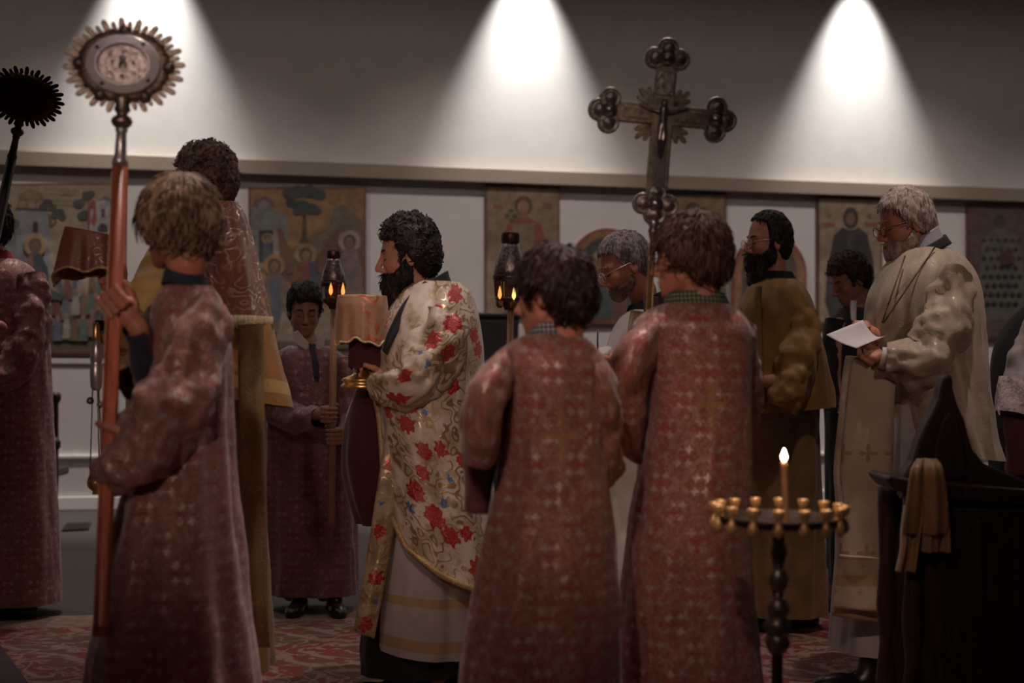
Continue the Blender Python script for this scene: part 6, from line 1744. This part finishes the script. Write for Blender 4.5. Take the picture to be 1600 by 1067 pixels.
# ---- P8: bowed grey haired man
p = Person('grey haired man with glasses bowing his head, in a white vestment', 400, 1000)
p.head(975, 414, 192, 24, scale=(0.98, 1, 1.0))
p.headpart('hair', H_CROP, M['hair_grey']); p.headpart('beard', B_SHORT, M['beard_grey']); p.face(M['hair_grey']); p.glasses(M['silver'])
bp = P(941, 556, p.Z - 0.20)
w1 = p.hand(bp + (-0.01, -0.02, -0.02), V3(0.2, -0.6, 1), V3(0.9, 0.3, -0.4), 0.03, flip=True)
p.arm(p.pt(1010, 540, -0.10), p.pt(1000, 640, -0.12), w1)
w2 = p.hand(bp + (0.02, 0.10, -0.02), V3(0.2, 0.5, 1), V3(0.9, 0.2, -0.4), 0.02)
p.arm(p.pt(1010, 540, 0.12), p.pt(1000, 640, 0.08), w2)
p.build_body(p.pt(1010, 478, 0.02), p.pt(1005, 720), M['skin_red'])
p.sleeve('sleeve', [(1020, 520, 0.13, 22, 0.08), (1008, 590, 0.12, 26, 0.08), (980, 612, 0.02, 22, 0.07), (962, 590, -0.06, 16, 0.05)], M['white_alb'], wr=0.06, seed=27)
p.robe('alb', [(984, 1040, 484, 0.075), (966, 1056, 500, 0.13), (950, 1068, 535, 0.17), (936, 1078, 590, 0.20), (932, 1082, 680, 0.205), (930, 1084, 800, 0.21), (928, 1086, 920, 0.22), (926, 1090, 1030, 0.23)], M['white_alb'], folds=9, amp=0.014, seed=61)
p.collar('shirt_collar', [(982, 1034, 466, 0.065), (978, 1038, 478, 0.07), (974, 1044, 492, 0.08)], M['black'], tiltx=0.03)
p.strip('stole', [(986, 1012, 484, 488, -0.15), (980, 1004, 520, 524, -0.19), (976, 1000, 580, 584, -0.215), (974, 998, 700, 700, -0.225)], M['brown_gold'], bulge=0.006)
p.strip('dark_scarf', [(1006, 1028, 462, 464, -0.12), (1006, 1028, 492, 494, -0.16), (1004, 1026, 520, 520, -0.19)], M['maroon'], rows=12)
p.sleeve('sleeve', [(1020, 520, -0.12, 26, 0.09), (1005, 590, -0.17, 30, 0.10), (975, 610, -0.22, 24, 0.08), (958, 585, -0.22, 17, 0.05)], M['white_alb'], wr=0.06, seed=17)
p.shoe(985, -0.08, 190); p.shoe(1030, 0.06, 190)
# the little flowered bowl in his hand
root = empty('bowl', bp + (0, 0, -0.02)); tag(root, 'small white bowl with dark sprigs held by the bowed grey haired man', 'bowl')
nn_, = (28,)
v, f = lathe_vf(bp + (0, 0, -0.03), V3(-0.35, -0.25, 1), [(0.018, 0), (0.03, 0.01), (0.046, 0.03), (0.052, 0.05), (0.049, 0.05), (0.028, 0.014), (0.002, 0.008)], nn_)
uvb = np.array([((i % nn_) * 0.012, (i // nn_) * 0.015) for i in range(len(v))])
mesh('bowl_wall', v, f, crosses('sprigged_china', (0.66, 0.62, 0.58), (0.12, 0.03, 0.03), 0.05, 0.03, 0.007, 0.3), root, uv=uvb)
v, f = tube_vf([bp + (-0.018, -0.03, 0.0), bp + (-0.020, -0.03, 0.055), bp + (-0.020, -0.03, 0.10)], [0.004, 0.003, 0.0025], 8)
o = mesh('spoon_handle', v, f, M['dark_metal'], root)

# ---- P9: bearded man in yellow
p = Person('man with a long dark beard and glasses in a yellow vestment', 340, 1215)
p.head(1199, 377, 197, 2, scale=(0.98, 0.98, 1.06))
p.headpart('hair', H_RECEDE, M['hair_black']); p.headpart('beard', B_LONG, M['beard_black']); p.face(M['hair_black'], lips=False); p.glasses(M['silver'])
w1 = p.hand(p.pt(1170, 590, -0.30), V3(0.2, 0, 1), V3(0.8, 0.5, -0.2), 0.012, flip=True)
p.arm(p.pt(1250, 500, -0.10), p.pt(1245, 590, -0.16), w1)
w2 = p.hand(p.pt(1168, 580, -0.16), V3(0.2, 0, 1), V3(0.8, 0.5, -0.2), 0.012)
p.arm(p.pt(1205, 500, 0.14), p.pt(1210, 600, 0.10), w2)
p.build_body(p.pt(1212, 438), p.pt(1215, 690), M['skin'])
p.robe('robe', [(1180, 1250, 520, 0.14), (1160, 1275, 620, 0.18), (1152, 1280, 740, 0.19), (1148, 1284, 850, 0.20), (1146, 1288, 956, 0.21)], M['yellow_dark'], folds=10, amp=0.018, seed=71)
p.robe('cape', [(1186, 1246, 436, 0.08), (1168, 1258, 450, 0.14), (1152, 1272, 480, 0.19), (1144, 1282, 525, 0.22), (1141, 1290, 580, 0.235), (1142, 1297, 640, 0.24)], M['yellow'], folds=8, amp=0.024, seed=72, tilt=0.02, fold_top=0.3, wrinkle=0.022)
p.sleeve('sleeve', [(1256, 490, -0.16, 22, 0.08), (1250, 545, -0.22, 28, 0.09), (1238, 600, -0.25, 28, 0.09), (1220, 640, -0.27, 22, 0.06)], M['yellow'], wr=0.10, seed=18, crump=0.04)
p.collar('cassock_collar', [(1180, 1238, 424, 0.065), (1178, 1242, 432, 0.07), (1176, 1246, 442, 0.08)], M['black'])
p.strip('front_band', [(1180, 1190, 446, 446, -0.175), (1178, 1190, 490, 490, -0.225), (1178, 1192, 580, 580, -0.25), (1180, 1194, 638, 638, -0.255)], M['trim_ochre'], rows=20, cols=5)
p.shoe(1200, -0.1, 195); p.shoe(1250, 0.0, 195)

# ---- P10: person in dark clothes behind
p = Person('dark haired person in black with a white neckcloth, head bowed, between the two vested men', 315, 1330)
p.head(1326, 436, 200, 26, scale=(0.95, 0.97, 0.97))
p.headpart('hair', H_CURLY, M['hair_dbrown']); p.face(M['hair_dbrown'])
w1 = p.hand(p.pt(1318, 636, -0.24), V3(0.2, 0, 1), V3(0.6, 0.6, 0.3), 0.012, flip=True)
p.arm(p.pt(1312, 510, -0.08), p.pt(1302, 600, -0.11), w1)
w2 = p.hand(p.pt(1312, 632, -0.10), V3(0.2, 0, 1), V3(0.6, 0.8, 0.3), 0.012)
p.arm(p.pt(1360, 510, 0.08), p.pt(1364, 600, 0.06), w2)
p.build_body(p.pt(1340, 478), p.pt(1335, 700), M['skin_tan'], shoulder=0.09)
p.sleeve('sleeve', [(1366, 504, 0.06, 15, 0.06), (1374, 570, 0.06, 16, 0.065), (1360, 626, 0.0, 15, 0.06), (1332, 640, -0.08, 13, 0.045)], M['black'], wr=0.05, seed=29)
p.robe('coat', [(1318, 1356, 480, 0.06), (1304, 1372, 492, 0.11), (1292, 1384, 520, 0.15), (1288, 1390, 600, 0.165), (1290, 1388, 720, 0.17), (1292, 1386, 860, 0.165), (1294, 1384, 915, 0.16)], M['black'], folds=6, amp=0.01, seed=81)
p.strip('neckcloth', [(1330, 1338, 470, 470, -0.10), (1329, 1338, 482, 482, -0.125), (1330, 1337, 502, 502, -0.16)], M['white_cloth'], rows=12, cols=5)
p.sleeve('sleeve', [(1306, 500, -0.06, 16, 0.06), (1298, 560, -0.08, 17, 0.065), (1300, 620, -0.14, 16, 0.06), (1318, 640, -0.22, 13, 0.045)], M['black'], wr=0.05, cap=False, seed=19)
p.shoe(1320, -0.1, 195); p.shoe(1350, 0, 195)

# ---- P11: old man in ivory reading a sheet
p = Person('white haired bearded man in an ivory vestment reading a sheet of paper', 410, 1430)
p.head(1413, 348, 190, 14, scale=(0.98, 1, 1.03))
p.headpart('hair', H_SHORT, M['hair_white']); p.headpart('beard', B_WHITE, M['beard_white']); p.face(M['hair_white']); p.glasses(M['dark_metal'])
w1 = p.hand(p.pt(1350, 552, -0.30), V3(0.1, 1, 0.25), V3(1, 0.1, -0.15), 0.008, flip=True)
w2 = p.hand(p.pt(1340, 512, -0.12), V3(0.1, 1, 0.3), V3(1, 0.2, -0.35), 0.006)
p.arm(p.pt(1480, 470, -0.14), p.pt(1440, 590, -0.28), w1)
p.arm(p.pt(1400, 460, 0.14), p.pt(1385, 560, 0.06), w2)
p.build_body(p.pt(1442, 408), p.pt(1440, 690), M['skin_red'])
p.robe('alb', [(1330, 1520, 560, 0.16), (1320, 1500, 700, 0.20), (1314, 1480, 850, 0.21), (1306, 1470, 960, 0.22), (1302, 1470, 1012, 0.225)], M['grey_alb'], folds=9, amp=0.016, seed=91)
p.robe('phelonion', [(1412, 1482, 388, 0.085), (1396, 1502, 402, 0.15), (1374, 1520, 432, 0.215), (1356, 1530, 480, 0.25), (1352, 1536, 540, 0.265), (1362, 1544, 600, 0.275), (1374, 1552, 660, 0.28), (1388, 1560, 705, 0.28)], M['ivory'], folds=9, amp=0.034, seed=92, flat=2.1, fold_top=0.3, tilt=-0.03, n=150, rows=90, wrinkle=0.030)
p.collar('shirt_collar', [(1416, 1464, 366, 0.065), (1414, 1470, 378, 0.072), (1410, 1478, 394, 0.085)], M['grey_shirt'], tiltx=0.035)
p.collar('neck_band', [(1410, 1476, 384, 0.085), (1404, 1486, 398, 0.10)], M['black'], tiltx=0.045, rows=4)
for a_, b_ in (((1462, 384), (1380, 505)), ((1414, 400), (1378, 505))):
    pts = [p.pt(a_[0] + (b_[0] - a_[0]) * q, a_[1] + (b_[1] - a_[1]) * q, -0.15 - 0.125 * math.sin(q * 1.5)) for q in np.linspace(0, 1, 10)]
    v, f = tube_vf(pts, 0.0032, 6); p.add('cord', (v, f), M['dark_metal'])
p.sleeve('sleeve', [(1490, 440, -0.18, 34, 0.10), (1474, 510, -0.26, 36, 0.10), (1446, 562, -0.31, 36, 0.09), (1412, 564, -0.32, 31, 0.08), (1384, 562, -0.31, 25, 0.065)], M['ivory'], wr=0.12, seed=20, crump=0.045, n=56, rows=50)
p.sleeve('cuff', [(1396, 562, -0.31, 20, 0.055), (1374, 557, -0.305, 17, 0.045)], M['white_cloth'], rows=8, wr=0.03)
p.strip('stole', [(1326, 1402, 556, 560, -0.285), (1318, 1396, 640, 644, -0.30), (1314, 1394, 740, 744, -0.30), (1312, 1392, 850, 856, -0.30), (1300, 1388, 962, 974, -0.305)], M['stole'], thick=0.01, bulge=0.012)
p.strip('stole_apron', [(1312, 1386, 866, 872, -0.335), (1306, 1384, 905, 912, -0.338), (1300, 1380, 948, 956, -0.34)], M['stole_panel'], thick=0.008, rows=16)
p.strip('front_edge', [(1322, 1332, 556, 556, -0.295), (1310, 1320, 640, 640, -0.31), (1304, 1314, 740, 740, -0.312), (1308, 1316, 800, 800, -0.31)], M['ivory'], cols=5)
p.shoe(1345, -0.12, 190, 0.29); p.shoe(1420, 0.06, 190, 0.29)
# sheet of paper
def paper():
    Z = p.Z - 0.30; n = 14
    V = []
    c = [P(1291, 523, Z - 0.05), P(1348, 500, Z + 0.06), P(1384, 524, Z + 0.02), P(1338, 545, Z - 0.10)]
    for i in range(n):
        for j in range(n):
            a, b = i / (n - 1), j / (n - 1)
            q = c[0] * (1 - a) * (1 - b) + c[1] * (1 - a) * b + c[2] * a * b + c[3] * a * (1 - b)
            V.append(q + np.array([0, 0, 0.012 * math.sin(a * 3.0) * (0.5 - b) * 2 - 0.016 * math.sin(a * math.pi)]))
    f = [(i * n + j, i * n + j + 1, (i + 1) * n + j + 1, (i + 1) * n + j) for i in range(n - 1) for j in range(n - 1)]
    o = mesh('paper_sheet', V, f, M['paper'], base=c[3]); sd = o.modifiers.new('thick', 'SOLIDIFY'); sd.thickness = 0.0012
    tag(o, 'curled white sheet of paper held by the white haired man', 'paper')
paper()

# ---- P12: person cut by the right edge
p = Person('person in black with a pale fur cuffed sleeve at the right edge', 372, 1640)
p.head(1660, 395, 190, 4)
p.headpart('hair', H_BOY, M['hair_black'])
w1 = p.hand(p.pt(1578, 680, -0.24), V3(0.2, 0, 1), V3(0.5, 0.2, 0.8), 0.012, flip=True)
p.arm(p.pt(1640, 500, -0.14), p.pt(1622, 590, -0.20), w1)
w2 = p.hand(p.pt(1610, 690, 0.16), V3(0.2, 0, 1), V3(0.5, 0.2, 0.8), 0.012)
p.arm(p.pt(1670, 510, 0.15), p.pt(1672, 600, 0.18), w2)
p.build_body(p.pt(1655, 455), p.pt(1650, 700), M['skin_red'], shoulder=0.07)
p.sleeve('sleeve', [(1672, 490, 0.12, 30, 0.08), (1682, 560, 0.18, 32, 0.09), (1664, 620, 0.20, 28, 0.085), (1632, 665, 0.18, 22, 0.07)], M['grey_alb'], wr=0.06, seed=30)
p.robe('coat', [(1630, 1690, 462, 0.07), (1600, 1715, 480, 0.13), (1572, 1735, 510, 0.17), (1552, 1745, 560, 0.19), (1548, 1750, 680, 0.20), (1552, 1750, 850, 0.205), (1552, 1752, 1020, 0.21)], M['black'], folds=7, amp=0.012, seed=95)
p.sleeve('sleeve', [(1640, 480, -0.16, 30, 0.09), (1622, 540, -0.20, 34, 0.10), (1602, 600, -0.24, 30, 0.09), (1590, 640, -0.26, 26, 0.08)], M['grey_alb'], wr=0.06, seed=22)
p.sleeve('fur_cuff', [(1597, 596, -0.245, 33, 0.095), (1586, 650, -0.265, 30, 0.09)], M['fur'], rows=10, wr=0.03)
p.sleeve('inner_sleeve', [(1592, 650, -0.25, 20, 0.06), (1590, 700, -0.24, 19, 0.055), (1592, 738, -0.23, 17, 0.05)], M['dull_rose'], rows=12, wr=0.04)
p.shoe(1620, -0.1, 190); p.shoe(1670, 0.05, 190)
